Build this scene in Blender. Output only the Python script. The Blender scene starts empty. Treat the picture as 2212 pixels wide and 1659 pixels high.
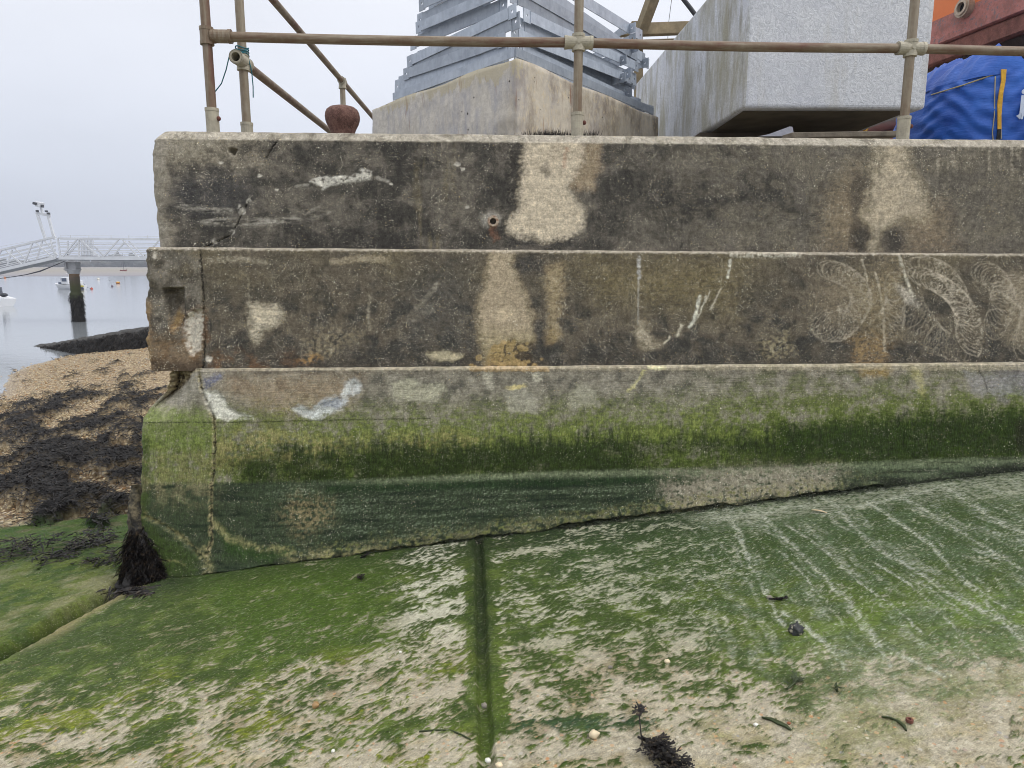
import bpy, math, random
import numpy as np
from mathutils import Vector, Matrix

random.seed(7)
rng = np.random.default_rng(11)
SC = bpy.context.scene
COL = SC.collection
PI = math.pi

# ------------------------------------------------------------------ survey
# Camera survey of the place.  EYE is the eye height; every height below called
# "h" is relative to the eye, Y runs away from the camera, X to the right.
EYE = 1.65
FQ, CXQ, CYQ, HORQ = 1500.0, 1106.0, 829.5, 573.5
PITCH = math.atan((CYQ - HORQ) / FQ)
CP, SP = math.cos(PITCH), math.sin(PITCH)
WY0, WSL = 3.725, 0.055            # wall face: Y = WY0 + WSL*X
WTOP = 0.668                       # top of the quay above the eye
WATER = -2.6


def ray(qx, qy):
    u = (qx - CXQ) / FQ
    v = (CYQ - qy) / FQ
    d = CP + v * SP
    return u / d, (v * CP - SP) / d          # X/Y, h/Y


def at(qx, qy, Y):
    a, b = ray(qx, qy)
    return Vector((a * Y, Y, EYE + b * Y))


def on_h(qx, qy, h):
    a, b = ray(qx, qy)
    Y = h / b
    return Vector((a * Y, Y, EYE + h))


def on_wall(qx, qy, n=0.0):
    a, b = ray(qx, qy)
    Y = (WY0 - n) / (1 - WSL * a)
    return a * Y, b * Y                       # X, h on the wall face


def slip_h(X):
    return -1.647 + 0.1045 * (X + 1.9)


def on_slip(qx, qy, up=0.0):
    a, b = ray(qx, qy)
    Y = (-1.647 + 0.1045 * 1.9 + up) / (b - 0.1045 * a)
    return Vector((a * Y, Y, EYE + b * Y))


def chart(X, Y, h):
    """survey-sheet coordinates of points of the wall and the slip"""
    d = Y * CP - h * SP
    u = X / d
    v = (Y * SP + h * CP) / d
    return CXQ + FQ * u, CYQ - FQ * v


# ------------------------------------------------------------------ numpy noise
def _hash(ix, iy, seed):
    h = (ix.astype(np.int64) * 374761393 + iy.astype(np.int64) * 668265263 + seed * 1442695041) & 0xFFFFFFFF
    h = ((h ^ (h >> 13)) * 1274126177) & 0xFFFFFFFF
    h = ((h ^ (h >> 16)) * 2246822519) & 0xFFFFFFFF
    return (h ^ (h >> 15)) & 0xFFFFFFFF


def pnoise(x, y, seed=0):
    x0 = np.floor(x); y0 = np.floor(y)
    fx = x - x0; fy = y - y0
    u = fx * fx * fx * (fx * (fx * 6 - 15) + 10)
    v = fy * fy * fy * (fy * (fy * 6 - 15) + 10)

    def gr(ix, iy, dx, dy):
        a = _hash(ix, iy, seed) * (2 * PI / 4294967296.0)
        return np.cos(a) * dx + np.sin(a) * dy
    n00 = gr(x0, y0, fx, fy); n10 = gr(x0 + 1, y0, fx - 1, fy)
    n01 = gr(x0, y0 + 1, fx, fy - 1); n11 = gr(x0 + 1, y0 + 1, fx - 1, fy - 1)
    a = n00 + u * (n10 - n00); b = n01 + u * (n11 - n01)
    return (a + v * (b - a)) * 1.45


def fbm(x, y, o=4, seed=0, g=0.5, l=2.03):
    s = np.zeros_like(x); a = 1.0; t = 0.0
    for i in range(o):
        s += a * pnoise(x, y, seed + 17 * i); t += a
        a *= g; x = x * l + 3.1; y = y * l + 1.7
    return s / t * 1.25


def sst(a, b, x):
    t = np.clip((x - a) / (b - a), 0, 1)
    return t * t * (3 - 2 * t)


def poly_sd(U, V, pts):
    """signed distance, positive inside"""
    inside = np.zeros(U.shape, bool)
    dm = np.full(U.shape, 1e9)
    n = len(pts)
    for i in range(n):
        x1, y1 = pts[i]; x2, y2 = pts[(i + 1) % n]
        ex, ey = x2 - x1, y2 - y1
        t = np.clip(((U - x1) * ex + (V - y1) * ey) / (ex * ex + ey * ey + 1e-9), 0, 1)
        dm = np.minimum(dm, np.hypot(U - x1 - t * ex, V - y1 - t * ey))
        if y1 != y2:
            c = (y1 > V) != (y2 > V)
            inside ^= c & (U < (x2 - x1) * (V - y1) / (y2 - y1) + x1)
    return np.where(inside, dm, -dm)


def pmask(U, V, pts, soft, pad=60):
    xs = [p[0] for p in pts]; ys = [p[1] for p in pts]
    k = (U > min(xs) - pad) & (U < max(xs) + pad) & (V > min(ys) - pad) & (V < max(ys) + pad)
    m = np.zeros(U.shape)
    if k.any():
        m[k] = sst(-soft, soft, poly_sd(U[k], V[k], pts))
    return m


def lmask(U, V, pts, w, soft=None, taper=False):
    """mask of a polyline of half-width w"""
    soft = soft if soft is not None else w * 0.6
    xs = [p[0] for p in pts]; ys = [p[1] for p in pts]
    pad = w + soft + 2
    k = (U > min(xs) - pad) & (U < max(xs) + pad) & (V > min(ys) - pad) & (V < max(ys) + pad)
    m = np.zeros(U.shape)
    if k.any():
        u = U[k]; v = V[k]; dm = np.full(u.shape, 1e9)
        for (x1, y1), (x2, y2) in zip(pts[:-1], pts[1:]):
            ex, ey = x2 - x1, y2 - y1
            t = np.clip(((u - x1) * ex + (v - y1) * ey) / (ex * ex + ey * ey + 1e-9), 0, 1)
            dm = np.minimum(dm, np.hypot(u - x1 - t * ex, v - y1 - t * ey))
        m[k] = 1 - sst(w - soft, w + soft, dm)
    return m


def emask(U, V, cx, cy, a, b, soft=0.35, rot=0.0):
    c, s = math.cos(rot), math.sin(rot)
    x = ((U - cx) * c + (V - cy) * s) / a
    y = (-(U - cx) * s + (V - cy) * c) / b
    return 1 - sst(1 - soft, 1 + soft, np.sqrt(x * x + y * y))


def lin(c):
    c = np.array(c, float) / 255.0
    return np.where(c <= 0.04045, c / 12.92, ((c + 0.055) / 1.055) ** 2.4)


GRAIN = [None]


def mixc(col, c, m):
    g_ = GRAIN[0]
    if g_ is not None and g_.shape == m.shape:
        m = np.clip(m + 2.4 * m * (1 - m) * g_, 0, 1)      # stains end in grains, not in a soft blur
    col += (np.asarray(c) - col) * m[..., None]


# ------------------------------------------------------------------ object helpers
def tag(o, label=None, cat=None, group=None, kind=None):
    if label: o['label'] = label
    if cat: o['category'] = cat
    if group: o['group'] = group
    if kind: o['kind'] = kind
    return o


def thing(name, loc, label, cat, group=None):
    o = bpy.data.objects.new(name, None)
    o.empty_display_size = 0.1
    COL.objects.link(o)
    o.location = loc
    PARENT_LOC[o.name] = Vector(loc)
    return tag(o, label, cat, group)


PARENT_LOC = {}


def link(name, me, mat=None, parent=None):
    """parts are modelled in world coordinates and hung under their thing"""
    o = bpy.data.objects.new(name, me)
    COL.objects.link(o)
    if mat is not None:
        me.materials.append(mat)
    if parent is not None:
        o.parent = parent
        off = Vector((0, 0, 0)); p = parent
        while p is not None:
            off += Vector(p.location); p = p.parent
        o.location = -off
    return o


def grid_mesh(name, P, attrs, mat, parent=None, flip=False):
    R, C, _ = P.shape
    me = bpy.data.meshes.new(name)
    n = R * C
    me.vertices.add(n)
    me.vertices.foreach_set('co', P.reshape(-1).astype(np.float32))
    i = np.arange(R - 1)[:, None] * C + np.arange(C - 1)[None, :]
    q = np.stack([i, i + 1, i + C + 1, i + C], -1).reshape(-1, 4)
    if flip:
        q = q[:, ::-1]
    F = len(q)
    me.loops.add(F * 4); me.polygons.add(F)
    me.loops.foreach_set('vertex_index', q.reshape(-1).astype(np.int32))
    me.polygons.foreach_set('loop_start', np.arange(0, F * 4, 4, dtype=np.int32))
    me.update(calc_edges=True)
    me.polygons.foreach_set('use_smooth', np.ones(F, bool))
    for k, a in attrs.items():
        at_ = me.color_attributes.new(k, 'FLOAT_COLOR', 'POINT')
        full = np.ones((n, 4), np.float32)
        full[:, :3] = a.reshape(-1, 3)
        at_.data.foreach_set('color', full.reshape(-1))
    me.update()
    return link(name, me, mat, parent)


class MB:
    """collects shapes into one mesh"""
    def __init__(s):
        s.v = []; s.f = []; s.sm = []

    def add(s, verts, faces, smooth=False):
        b = len(s.v)
        s.v += [tuple(v) for v in verts]
        s.f += [tuple(b + i for i in f) for f in faces]
        s.sm += [smooth] * len(faces)
        return s

    def hexa(s, p):
        """eight points, bottom ring then top ring"""
        return s.add(p, [(3, 2, 1, 0), (4, 5, 6, 7), (0, 1, 5, 4), (1, 2, 6, 5), (2, 3, 7, 6), (3, 0, 4, 7)])

    def box(s, c, size, M=None):
        x, y, z = [k / 2 for k in size]
        p = [Vector(k) for k in ((-x, -y, -z), (x, -y, -z), (x, y, -z), (-x, y, -z), (-x, -y, z), (x, -y, z), (x, y, z), (-x, y, z))]
        if M is not None:
            p = [M @ k for k in p]
        c = Vector(c)
        return s.hexa([c + k for k in p])

    def bar(s, a, b, w, h, up=Vector((0, 0, 1))):
        a = Vector(a); b = Vector(b)
        d = (b - a).normalized()
        x = d.cross(up)
        if x.length < 1e-4:
            x = Vector((1, 0, 0))
        x.normalize(); u = x.cross(d).normalized()
        x *= w / 2; u *= h / 2
        return s.hexa([a - x - u, a + x - u, b + x - u, b - x - u, a - x + u, a + x + u, b + x + u, b - x + u])

    def tube(s, pts, r, seg=14, cap=True, rad=None):
        pts = [Vector(p) for p in pts]
        n = len(pts); V = []; F = []
        up = None
        for i, p in enumerate(pts):
            d = (pts[min(i + 1, n - 1)] - pts[max(i - 1, 0)]).normalized()
            if up is None:
                up = Vector((0, 0, 1)) if abs(d.z) < 0.9 else Vector((1, 0, 0))
            x = d.cross(up).normalized(); y = x.cross(d).normalized(); up = y
            rr = rad[i] if rad else r
            for k in range(seg):
                t = 2 * PI * k / seg
                V.append(p + x * (rr * math.cos(t)) + y * (rr * math.sin(t)))
        for i in range(n - 1):
            for k in range(seg):
                a = i * seg + k; b = i * seg + (k + 1) % seg
                F.append((a, b, b + seg, a + seg))
        s.add(V, F, True)
        if cap:
            s.add(V[:seg], [tuple(range(seg))]); s.add(V[-seg:], [tuple(range(seg - 1, -1, -1))])
        return s

    def pipe(s, a, b, ro, ri, seg=18):
        """open-ended sleeve with a bore"""
        a = Vector(a); b = Vector(b); d = (b - a).normalized()
        up = Vector((0, 0, 1)) if abs(d.z) < 0.9 else Vector((1, 0, 0))
        x = d.cross(up).normalized(); y = x.cross(d)
        V = []
        for p, r in ((a, ri), (a, ro), (b, ro), (b, ri)):
            V += [p + x * (r * math.cos(2 * PI * k / seg)) + y * (r * math.sin(2 * PI * k / seg)) for k in range(seg)]
        F = []
        for j in range(4):
            for k in range(seg):
                k2 = (k + 1) % seg; j2 = (j + 1) % 4
                F.append((j * seg + k, j * seg + k2, j2 * seg + k2, j2 * seg + k))
        return s.add(V, F, False)

    def lathe(s, prof, c=(0, 0, 0), seg=32, noise=0.0):
        c = Vector(c); V = []; F = []
        for r, z in prof:
            for k in range(seg):
                t = 2 * PI * k / seg
                rr = r * (1 + noise * (math.sin(3 * t + 40 * z) * 0.5 + random.uniform(-.5, .5)))
                V.append(c + Vector((rr * math.cos(t), rr * math.sin(t), z)))
        for i in range(len(prof) - 1):
            for k in range(seg):
                a = i * seg + k; b = i * seg + (k + 1) % seg
                F.append((a, b, b + seg, a + seg))
        return s.add(V, F, True)

    def blob(s, c, r, seed=0, rough=0.15, nu=14, nv=10, M=None, sq=1.0):
        c = Vector(c); V = []; F = []
        rr = random.Random(seed)
        ph = [rr.uniform(0, 6.28) for _ in range(9)]
        for j in range(nv + 1):
            th = PI * j / nv
            for k in range(nu):
                t = 2 * PI * k / nu
                d = Vector((math.sin(th) * math.cos(t), math.sin(th) * math.sin(t), math.cos(th)))
                q = 1 + rough * (math.sin(3 * d.x * 2 + ph[0]) * math.sin(2.3 * d.y * 2 + ph[1]) + .6 * math.sin(7 * d.z + ph[2] + 3 * d.x) * math.cos(6 * d.y + ph[3]) + .4 * math.sin(11 * d.x + ph[4]) * math.sin(12 * d.y + ph[5] + 9 * d.z))
                p = Vector((d.x * r[0], d.y * r[1], d.z * r[2])) * q
                V.append(c + (M @ p if M is not None else p))
        for j in range(nv):
            for k in range(nu):
                a = j * nu + k; b = j * nu + (k + 1) % nu
                F.append((a, a + nu, b + nu, b))
        return s.add(V, F, True)

    def build(s, name, mat, parent=None, bevel=0.0, seg=2):
        me = bpy.data.meshes.new(name)
        me.from_pydata(s.v, [], s.f)
        me.polygons.foreach_set('use_smooth', np.array(s.sm, bool))
        me.update()
        o = link(name, me, mat, parent)
        if bevel:
            m = o.modifiers.new('edge', 'BEVEL'); m.width = bevel; m.segments = seg; m.limit_method = 'ANGLE'; m.angle_limit = 0.7
        return o


# ------------------------------------------------------------------ materials
class G:
    def __init__(s, name):
        s.m = bpy.data.materials.new(name); s.m.use_nodes = True
        s.t = s.m.node_tree
        s.t.nodes.clear()
        s.out = s.t.nodes.new('ShaderNodeOutputMaterial')
        s.b = s.t.nodes.new('ShaderNodeBsdfPrincipled')
        s.t.links.new(s.b.outputs[0], s.out.inputs[0])

    def put(s, sock, v):
        if isinstance(v, bpy.types.NodeSocket):
            s.t.links.new(v, sock)
        elif isinstance(v, (tuple, list, np.ndarray)):
            v = [float(k) for k in v]
            if sock.type == 'RGBA' and len(v) == 3:
                v = v + [1.0]
            sock.default_value = v
        else:
            sock.default_value = v

    def n(s, typ, out=0, props=None, **inp):
        nd = s.t.nodes.new(typ)
        for k, v in (props or {}).items():
            setattr(nd, k, v)
        for k, v in inp.items():
            key = int(k[1:]) if k[0] == 'i' and k[1:].isdigit() else k.replace('_', ' ')
            s.put(nd.inputs[key], v)
        return nd.outputs[out]

    def math(s, op, a, b=0.0, c=0.0):
        return s.n('ShaderNodeMath', props={'operation': op}, i0=a, i1=b, i2=c)

    def mul(s, a, b): return s.math('MULTIPLY', a, b)
    def addm(s, a, b): return s.math('ADD', a, b)

    def mapr(s, v, a, b, c=0.0, d=1.0):
        return s.n('ShaderNodeMapRange', i0=v, i1=a, i2=b, i3=c, i4=d)

    def mix(s, f, a, b, blend='MIX'):
        nd = s.t.nodes.new('ShaderNodeMix'); nd.data_type = 'RGBA'; nd.blend_type = blend
        s.put(nd.inputs[0], f); s.put(nd.inputs[6], a); s.put(nd.inputs[7], b)
        return nd.outputs[2]

    def pos(s, scale=(1, 1, 1), rot=(0, 0, 0), obj=False):
        p = s.n('ShaderNodeTexCoord', out=3) if obj else s.n('ShaderNodeNewGeometry', out=0)
        mp = s.t.nodes.new('ShaderNodeMapping')
        s.t.links.new(p, mp.inputs[0])
        mp.inputs['Scale'].default_value = scale; mp.inputs['Rotation'].default_value = rot
        return mp.outputs[0]

    def noise(s, scale, detail=4, rough=0.55, vec=None, out=0, dist=0.0):
        nd = s.t.nodes.new('ShaderNodeTexNoise')
        nd.inputs['Scale'].default_value = scale; nd.inputs['Detail'].default_value = detail
        nd.inputs['Roughness'].default_value = rough; nd.inputs['Distortion'].default_value = dist
        s.t.links.new(vec if vec is not None else s.pos(), nd.inputs['Vector'])
        return nd.outputs[out]

    def vor(s, scale, vec=None, out=0, feat='F1', rnd=1.0):
        nd = s.t.nodes.new('ShaderNodeTexVoronoi'); nd.feature = feat
        nd.inputs['Scale'].default_value = scale
        if 'Randomness' in nd.inputs: nd.inputs['Randomness'].default_value = rnd
        s.t.links.new(vec if vec is not None else s.pos(), nd.inputs['Vector'])
        return nd.outputs[out]

    def sep(s, c): 
        nd = s.t.nodes.new('ShaderNodeSeparateColor'); s.put(nd.inputs[0], c); return nd.outputs

    def attr(s, name):
        nd = s.t.nodes.new('ShaderNodeAttribute'); nd.attribute_name = name; return nd.outputs[0]

    def ramp(s, v, stops):
        nd = s.t.nodes.new('ShaderNodeValToRGB'); s.put(nd.inputs[0], v)
        e = nd.color_ramp.elements
        while len(e) < len(stops): e.new(0.5)
        for k, (p, c) in enumerate(stops):
            e[k].position = p; e[k].color = (*[float(x) for x in c], 1)
        return nd.outputs[0]

    def bump(s, h, strength=0.4, dist=0.01, normal=None):
        nd = s.t.nodes.new('ShaderNodeBump'); s.put(nd.inputs['Height'], h)
        nd.inputs['Strength'].default_value = strength; nd.inputs['Distance'].default_value = dist
        if normal is not None: s.t.links.new(normal, nd.inputs['Normal'])
        return nd.outputs[0]

    def fin(s, col, rough=0.8, normal=None, metal=0.0, spec=None):
        s.put(s.b.inputs['Base Color'], col); s.put(s.b.inputs['Roughness'], rough); s.put(s.b.inputs['Metallic'], metal)
        if spec is not None: s.put(s.b.inputs['Specular IOR Level'], spec)
        if normal is not None: s.put(s.b.inputs['Normal'], normal)
        return s.m


def simple(name, c, rough=0.7, var=0.25, scale=12, metal=0.0, bump=0.2, bdist=0.004, spec=None):
    g = G(name)
    n = g.noise(scale, 6, 0.6)
    f = g.mapr(n, 0.3, 0.7, 1 - var, 1 + var)
    cc = g.mix(1.0, lin(c), g.n('ShaderNodeCombineColor', i0=f, i1=f, i2=f), 'MULTIPLY')
    return g.fin(cc, rough, g.bump(g.noise(scale * 5, 4), bump, bdist) if bump else None, metal, spec)
# ------------------------------------------------------------------ sea wall
EW, ES = 0.70, 1.22          # how brightly the two surfaces are lit


def cw(*c): return np.clip(lin(c) / EW, 0, 0.85)
def cs(*c): return np.clip(lin(c) / ES, 0, 0.85)


def mat_wall():
    g = G('weathered_concrete')
    tint = g.attr('tint')
    s = g.sep(g.attr('amt'))              # fleck, algae, brush
    p = g.pos()
    n1 = g.noise(38, 9, 0.72, p)
    n2 = g.noise(160, 5, 0.7, p)
    f = g.mapr(n1, 0.25, 0.75, 0.5, 1.5)
    f2 = g.mapr(n2, 0.25, 0.75, 0.62, 1.38)
    f = g.mul(f, f2)
    brush = g.noise(1.0, 4, 0.6, g.pos((9, 9, 330), (0, 0.03, 0)))
    fb = g.math('ADD', 1.0, g.mul(s[2], g.mapr(brush, 0.3, 0.7, -0.22, 0.22)))
    f = g.mul(f, fb)
    c = g.mix(1.0, tint, g.n('ShaderNodeCombineColor', i0=f, i1=f, i2=f), 'MULTIPLY')
    # pale grit and barnacle flecks
    for sc, r0, thr, col in ((75, 0.17, 0.72, (206, 199, 182)), (150, 0.28, 0.65, (184, 177, 160)), (34, 0.09, 0.93, (205, 200, 186)), (100, 0.20, 0.82, (160, 142, 104)), (240, .3, .68, (170, 164, 148))):
        wv = g.n('ShaderNodeVectorMath', props={'operation': 'ADD'}, i0=p, i1=g.n('ShaderNodeVectorMath', props={'operation': 'SCALE'}, i0=g.noise(sc * 1.6, 2, 0.5, p, out=1), Scale=0.35 / sc))
        d = g.vor(sc, wv); cc = g.sep(g.vor(sc, wv, out=1))
        rad = g.mul(cc[1], r0)
        m = g.mul(g.math('LESS_THAN', d, g.addm(rad, 0.04)), g.math('GREATER_THAN', g.addm(cc[0], g.mul(g.math('SUBTRACT', s[0], 0.5), 0.5)), thr))
        m = g.mul(m, g.math('MINIMUM', g.mul(s[0], 1.9), 0.95))
        c = g.mix(m, c, cw(*col))
    # pores
    d = g.vor(75, p)
    pc = g.sep(g.vor(75, p, out=1))
    m = g.mul(g.math('LESS_THAN', d, g.mul(pc[0], 0.16)), g.math('GREATER_THAN', pc[2], 0.6))
    c = g.mix(g.mul(m, 0.6), c, (0.02, 0.018, 0.015))
    h = g.addm(g.mul(n1, 0.6), g.addm(g.mul(n2, 0.35), g.mul(g.mul(brush, s[2]), 0.5)))
    # filaments of weed
    hair = g.noise(1.0, 3, 0.6, g.pos((190, 30, 34), (0, 0.35, 0)), dist=0.6)
    h = g.addm(h, g.mul(g.mul(hair, s[1]), 1.2))
    hf = g.math('ADD', 1.0, g.mul(s[1], g.mapr(hair, 0.3, 0.7, -0.45, 0.45)))
    c = g.mix(1.0, c, g.n('ShaderNodeCombineColor', i0=hf, i1=hf, i2=hf), 'MULTIPLY')
    rough = g.mapr(s[1], 0, 1, 0.88, 0.6)
    return g.fin(c, rough, g.bump(h, 0.55, 0.012), spec=0.3)


WALL = mat_wall()
LEFT1 = [(283, 318), (290, 316), (330, 316), (400, 318), (430, 321), (480, 326), (535, 330)]
LEFT2 = [(525, 307), (545, 305), (590, 307), (620, 310), (650, 308), (690, 312), (720, 311), (760, 314), (785, 319), (800, 325)]
LEFT3 = [(780, 326), (797, 328), (815, 332), (832, 330), (850, 325), (868, 314), (885, 306), (905, 300), (930, 299), (1000, 298), (1060, 297), (1100, 301), (1150, 307), (1255, 316), (1300, 319)]
SR = 4.6


def left_x(tab, n, h):
    hh = np.array([on_wall(b, a, n)[1] for a, b in tab]); xx = np.array([on_wall(b, a, n)[0] for a, b in tab])
    o = np.argsort(hh)
    return np.interp(h, hh[o], xx[o])


def wall_paint(U, V, course, X, H):
    """albedo and (fleck, algae, brush) of the wall from its chart"""
    n_big = fbm(U / 130, V / 95, 4, 1); n_mid = fbm(U / 38, V / 34, 5, 2); n_fin = fbm(U / 9, V / 8, 4, 3)
    n_str = fbm(U / 60, V / 7, 4, 5); n_ver = fbm(U / 9, V / 90, 4, 6)
    GRAIN[0] = fbm(U / 5.5, V / 5.0, 4, 12, .62) * .8 + fbm(U / 14, V / 4, 3, 13) * .35
    Uw = U + n_mid * 10 + n_fin * 3; Vw = V + fbm(U / 35, V / 35, 4, 9) * 9 + n_fin * 3
    col = np.zeros(U.shape + (3,)); fl = np.ones(U.shape) * 0.5; al = np.zeros(U.shape); br = np.ones(U.shape) * 0.35
    if course == 1:
        col[:] = cw(96, 90, 80)
        mixc(col, cw(66, 63, 58), sst(-.3, .5, .7 * n_mid + .8 * n_big + .2)); mixc(col, cw(50, 48, 46), .55 * sst(.0, .5, n_big + .5 * n_ver))
        mixc(col, cw(102, 95, 80), 0.75 * sst(1250, 1600, U) * sst(-.45, .45, n_mid - n_big * .4))
        mixc(col, cw(108, 101, 88), 0.5 * sst(1650, 2050, U) * sst(-.2, .5, n_big + .2 * n_ver))
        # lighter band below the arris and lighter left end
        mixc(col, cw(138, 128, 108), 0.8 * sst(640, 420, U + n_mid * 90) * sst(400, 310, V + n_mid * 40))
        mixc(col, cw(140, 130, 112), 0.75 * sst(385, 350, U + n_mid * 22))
        mixc(col, cw(66, 66, 70), 0.5 * emask(Uw, Vw, 450, 420, 90, 50, .6))
        # pale run-off patch at the middle post
        P1 = [(1133, 300), (1258, 300), (1256, 345), (1240, 380), (1222, 402), (1240, 425), (1261, 452), (1264, 480), (1244, 503), (1222, 514), (1196, 521), (1172, 522), (1150, 512), (1120, 512), (1098, 502), (1096, 480), (1108, 464), (1120, 450), (1124, 410), (1131, 370)]
        mixc(col, cw(52, 50, 50), 0.8 * pmask(Uw, Vw, [(1105, 500), (1240, 508), (1245, 530), (1100, 534)], 10))
        mixc(col, cw(58, 54, 50), 0.75 * pmask(Uw, Vw, [(1085, 305), (1140, 300), (1135, 420), (1100, 440)], 18))
        mixc(col, cw(140, 118, 88), 0.85 * pmask(Uw, Vw, [(1240, 302), (1298, 300), (1296, 360), (1280, 410), (1230, 405)], 14))
        m = pmask(U + n_fin * 8 + n_mid * 7, V + n_fin * 7 + n_mid * 7, P1, 11)
        mixc(col, cw(189, 172, 140), 0.93 * m * (0.94 + 0.06 * sst(-.4, .3, n_str)))
        mixc(col, cw(152, 134, 104), 0.5 * m * sst(420, 320, V) * sst(-.2, .5, n_mid))
        mixc(col, cw(165, 118, 78), 0.5 * lmask(Uw, Vw, [(1228, 320), (1215, 360)], 4))
        mixc(col, cw(110, 98, 82), 0.6 * emask(Uw, Vw, 1180, 370, 10, 16, .6))
        fl -= 0.45 * m; br += 0.1 * m
        P2 = [(1905, 300), (1958, 300), (1962, 360), (1985, 395), (2003, 430), (2012, 470), (1990, 484), (1960, 470), (1935, 482), (1914, 505), (1900, 540), (1882, 545), (1880, 500), (1862, 478), (1868, 440), (1884, 400), (1896, 350)]
        m = pmask(U + n_mid * 16 + n_fin * 4, V + n_mid * 12, P2, 22)
        mixc(col, cw(176, 158, 122), 0.85 * m * (0.75 + .25 * sst(-.5, .4, n_mid))); fl -= 0.3 * m; br += 0.1 * m
        m = pmask(Uw, Vw, [(1790, 420), (1850, 360), (1870, 470), (1850, 540), (1780, 530)], 45)
        mixc(col, cw(128, 110, 80), 0.6 * m)
        m = pmask(Uw, Vw, [(1955, 470), (2040, 440), (2060, 540), (1960, 550)], 40)
        mixc(col, cw(122, 104, 78), 0.6 * m)
        mixc(col, cw(60, 56, 52), 0.85 * emask(Uw, Vw, 1925, 520, 26, 30, .6)); mixc(col, cw(56, 52, 48), 0.8 * emask(Uw, Vw, 1858, 520, 20, 36, .6))
        mixc(col, cw(60, 55, 50), 0.6 * emask(Uw, Vw, 1850, 430, 12, 50, .6))
        # white smears and scrapes
        wsm = [(668, 392), (690, 383), (730, 380), (760, 382), (783, 366), (803, 370), (800, 388), (776, 392), (742, 397), (712, 402), (699, 412), (690, 402)]
        mixc(col, cw(190, 186, 172), 0.85 * pmask(U + n_fin * 5, V + n_fin * 4, wsm, 4) * sst(-.6, .1, n_fin))
        mixc(col, cw(150, 145, 132), 0.6 * lmask(Uw, V + n_str * 5, [(645, 402), (665, 400)], 4)); mixc(col, cw(150, 145, 132), 0.6 * lmask(Uw, V + n_fin * 3, [(812, 384), (842, 392)], 4))
        for pts, w, a in (([(385, 445), (420, 450), (500, 458)], 6, .5), ([(440, 478), (540, 482), (640, 476)], 7, .6), ([(660, 462), (690, 448)], 3, .4), ([(640, 482), (700, 462), (720, 455)], 4, .3), ([(970, 355), (990, 350)], 4, .5)):
            mixc(col, cw(160, 154, 140), a * lmask(U, V + n_str * 4, pts, w, w) * sst(-.5, .4, n_str + n_fin * .5))
        for cx_, cy_, r in ((988, 355, 6), (1000, 366, 5), (598, 410, 4), (478, 352, 4), (560, 380, 5), (845, 398, 3), (1010, 448, 4)):
            mixc(col, cw(182, 176, 160), .8 * emask(U + n_fin * 4, V + n_fin * 3, cx_, cy_, r, r * .8))
        # yellowish runs
        mixc(col, cw(112, 100, 62), 0.4 * sst(.05, .5, fbm(U / 16, V / 160, 3, 44)) * sst(870, 920, U) * sst(1010, 940, U))
        # drips from the arris at the right
        dr = sst(.12, .45, fbm(U / 6, V / 140, 3, 41)) * sst(400, 315, V + 60 * fbm(U / 10, V * 0, 2, 42)) * sst(1960, 2010, U)
        mixc(col, cw(168, 156, 132), .45 * dr * sst(-.4, .3, n_mid + n_fin))
        mixc(col, cw(170, 160, 140), .8 * sst(324, 306, V - .0075 * (U - 1800) + n_fin * 8) * sst(-.1, .4, n_fin + .4 * n_mid) * sst(1200, 1700, U))
        # drain pipe surround and rust
        mixc(col, cw(150, 144, 132), .7 * emask(Uw, Vw, 1058, 476, 19, 18, .5)); mixc(col, cw(104, 70, 50), .8 * pmask(Uw, Vw, [(1060, 485), (1073, 485), (1074, 515), (1066, 530), (1060, 512)], 4))
        # crack
        for pts, w in (([(602, 290), (598, 305), (585, 322), (575, 342)], 1.3), ([(540, 428), (528, 452), (515, 478), (500, 508), (470, 522), (448, 532)], 1.3)):
            mixc(col, cw(26, 24, 22), lmask(U + n_fin * 3, V, pts, w, 1.0))
        for cx_, cy_, a, b in ((537, 432, 4, 9), (524, 456, 6, 9), (504, 502, 5, 9), (462, 521, 6, 5), (516, 446, 3, 6)):
            mixc(col, cw(192, 186, 170), .6 * emask(U + n_fin * 6, V + n_fin * 6, cx_, cy_, a * .8, b * .9, .6, .4))
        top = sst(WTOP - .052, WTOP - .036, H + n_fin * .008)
        mixc(col, cw(150, 140, 120), .85 * top); mixc(col, cw(92, 86, 76), .7 * top * sst(-.1, .5, n_mid)); fl += .25 * top  # bevel coloured lighter, as lit on its upward face
    elif course == 2:
        col[:] = cw(92, 84, 70)
        mixc(col, cw(64, 62, 58), sst(-.25, .55, n_mid + n_big * .7 + .1))
        mixc(col, cw(104, 94, 70), .7 * sst(-.3, .5, n_big + .4 * n_mid) * sst(700, 560, V))
        mixc(col, cw(112, 100, 62), .6 * pmask(Uw, Vw, [(1280, 560), (1600, 560), (1580, 680), (1290, 650)], 60))
        mixc(col, cw(62, 60, 56), .6 * sst(700, 780, V + n_mid * 40))
        mixc(col, cw(72, 72, 70), .5 * pmask(Uw, Vw, [(880, 600), (1010, 580), (1020, 740), (880, 740)], 50))
        fl += .25 * sst(640, 700, V) + .1
        # pale run-off patch
        P3 = [(1062, 538), (1108, 540), (1104, 575), (1116, 604), (1135, 640), (1150, 680), (1152, 720), (1142, 752), (1120, 790), (1050, 795), (1040, 750), (1032, 700), (1034, 650), (1048, 610), (1054, 570)]
        m = pmask(U + n_mid * 8 + n_fin * 5, V + n_mid * 8, P3, 15)
        mixc(col, cw(168, 148, 112), .85 * m * (1 - .45 * sst(720, 775, V) * sst(-.4, .2, n_fin + .4)))
        mixc(col, cw(152, 136, 88), .5 * m * sst(690, 740, V)); fl -= .4 * m; br += .1 * m
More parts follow.
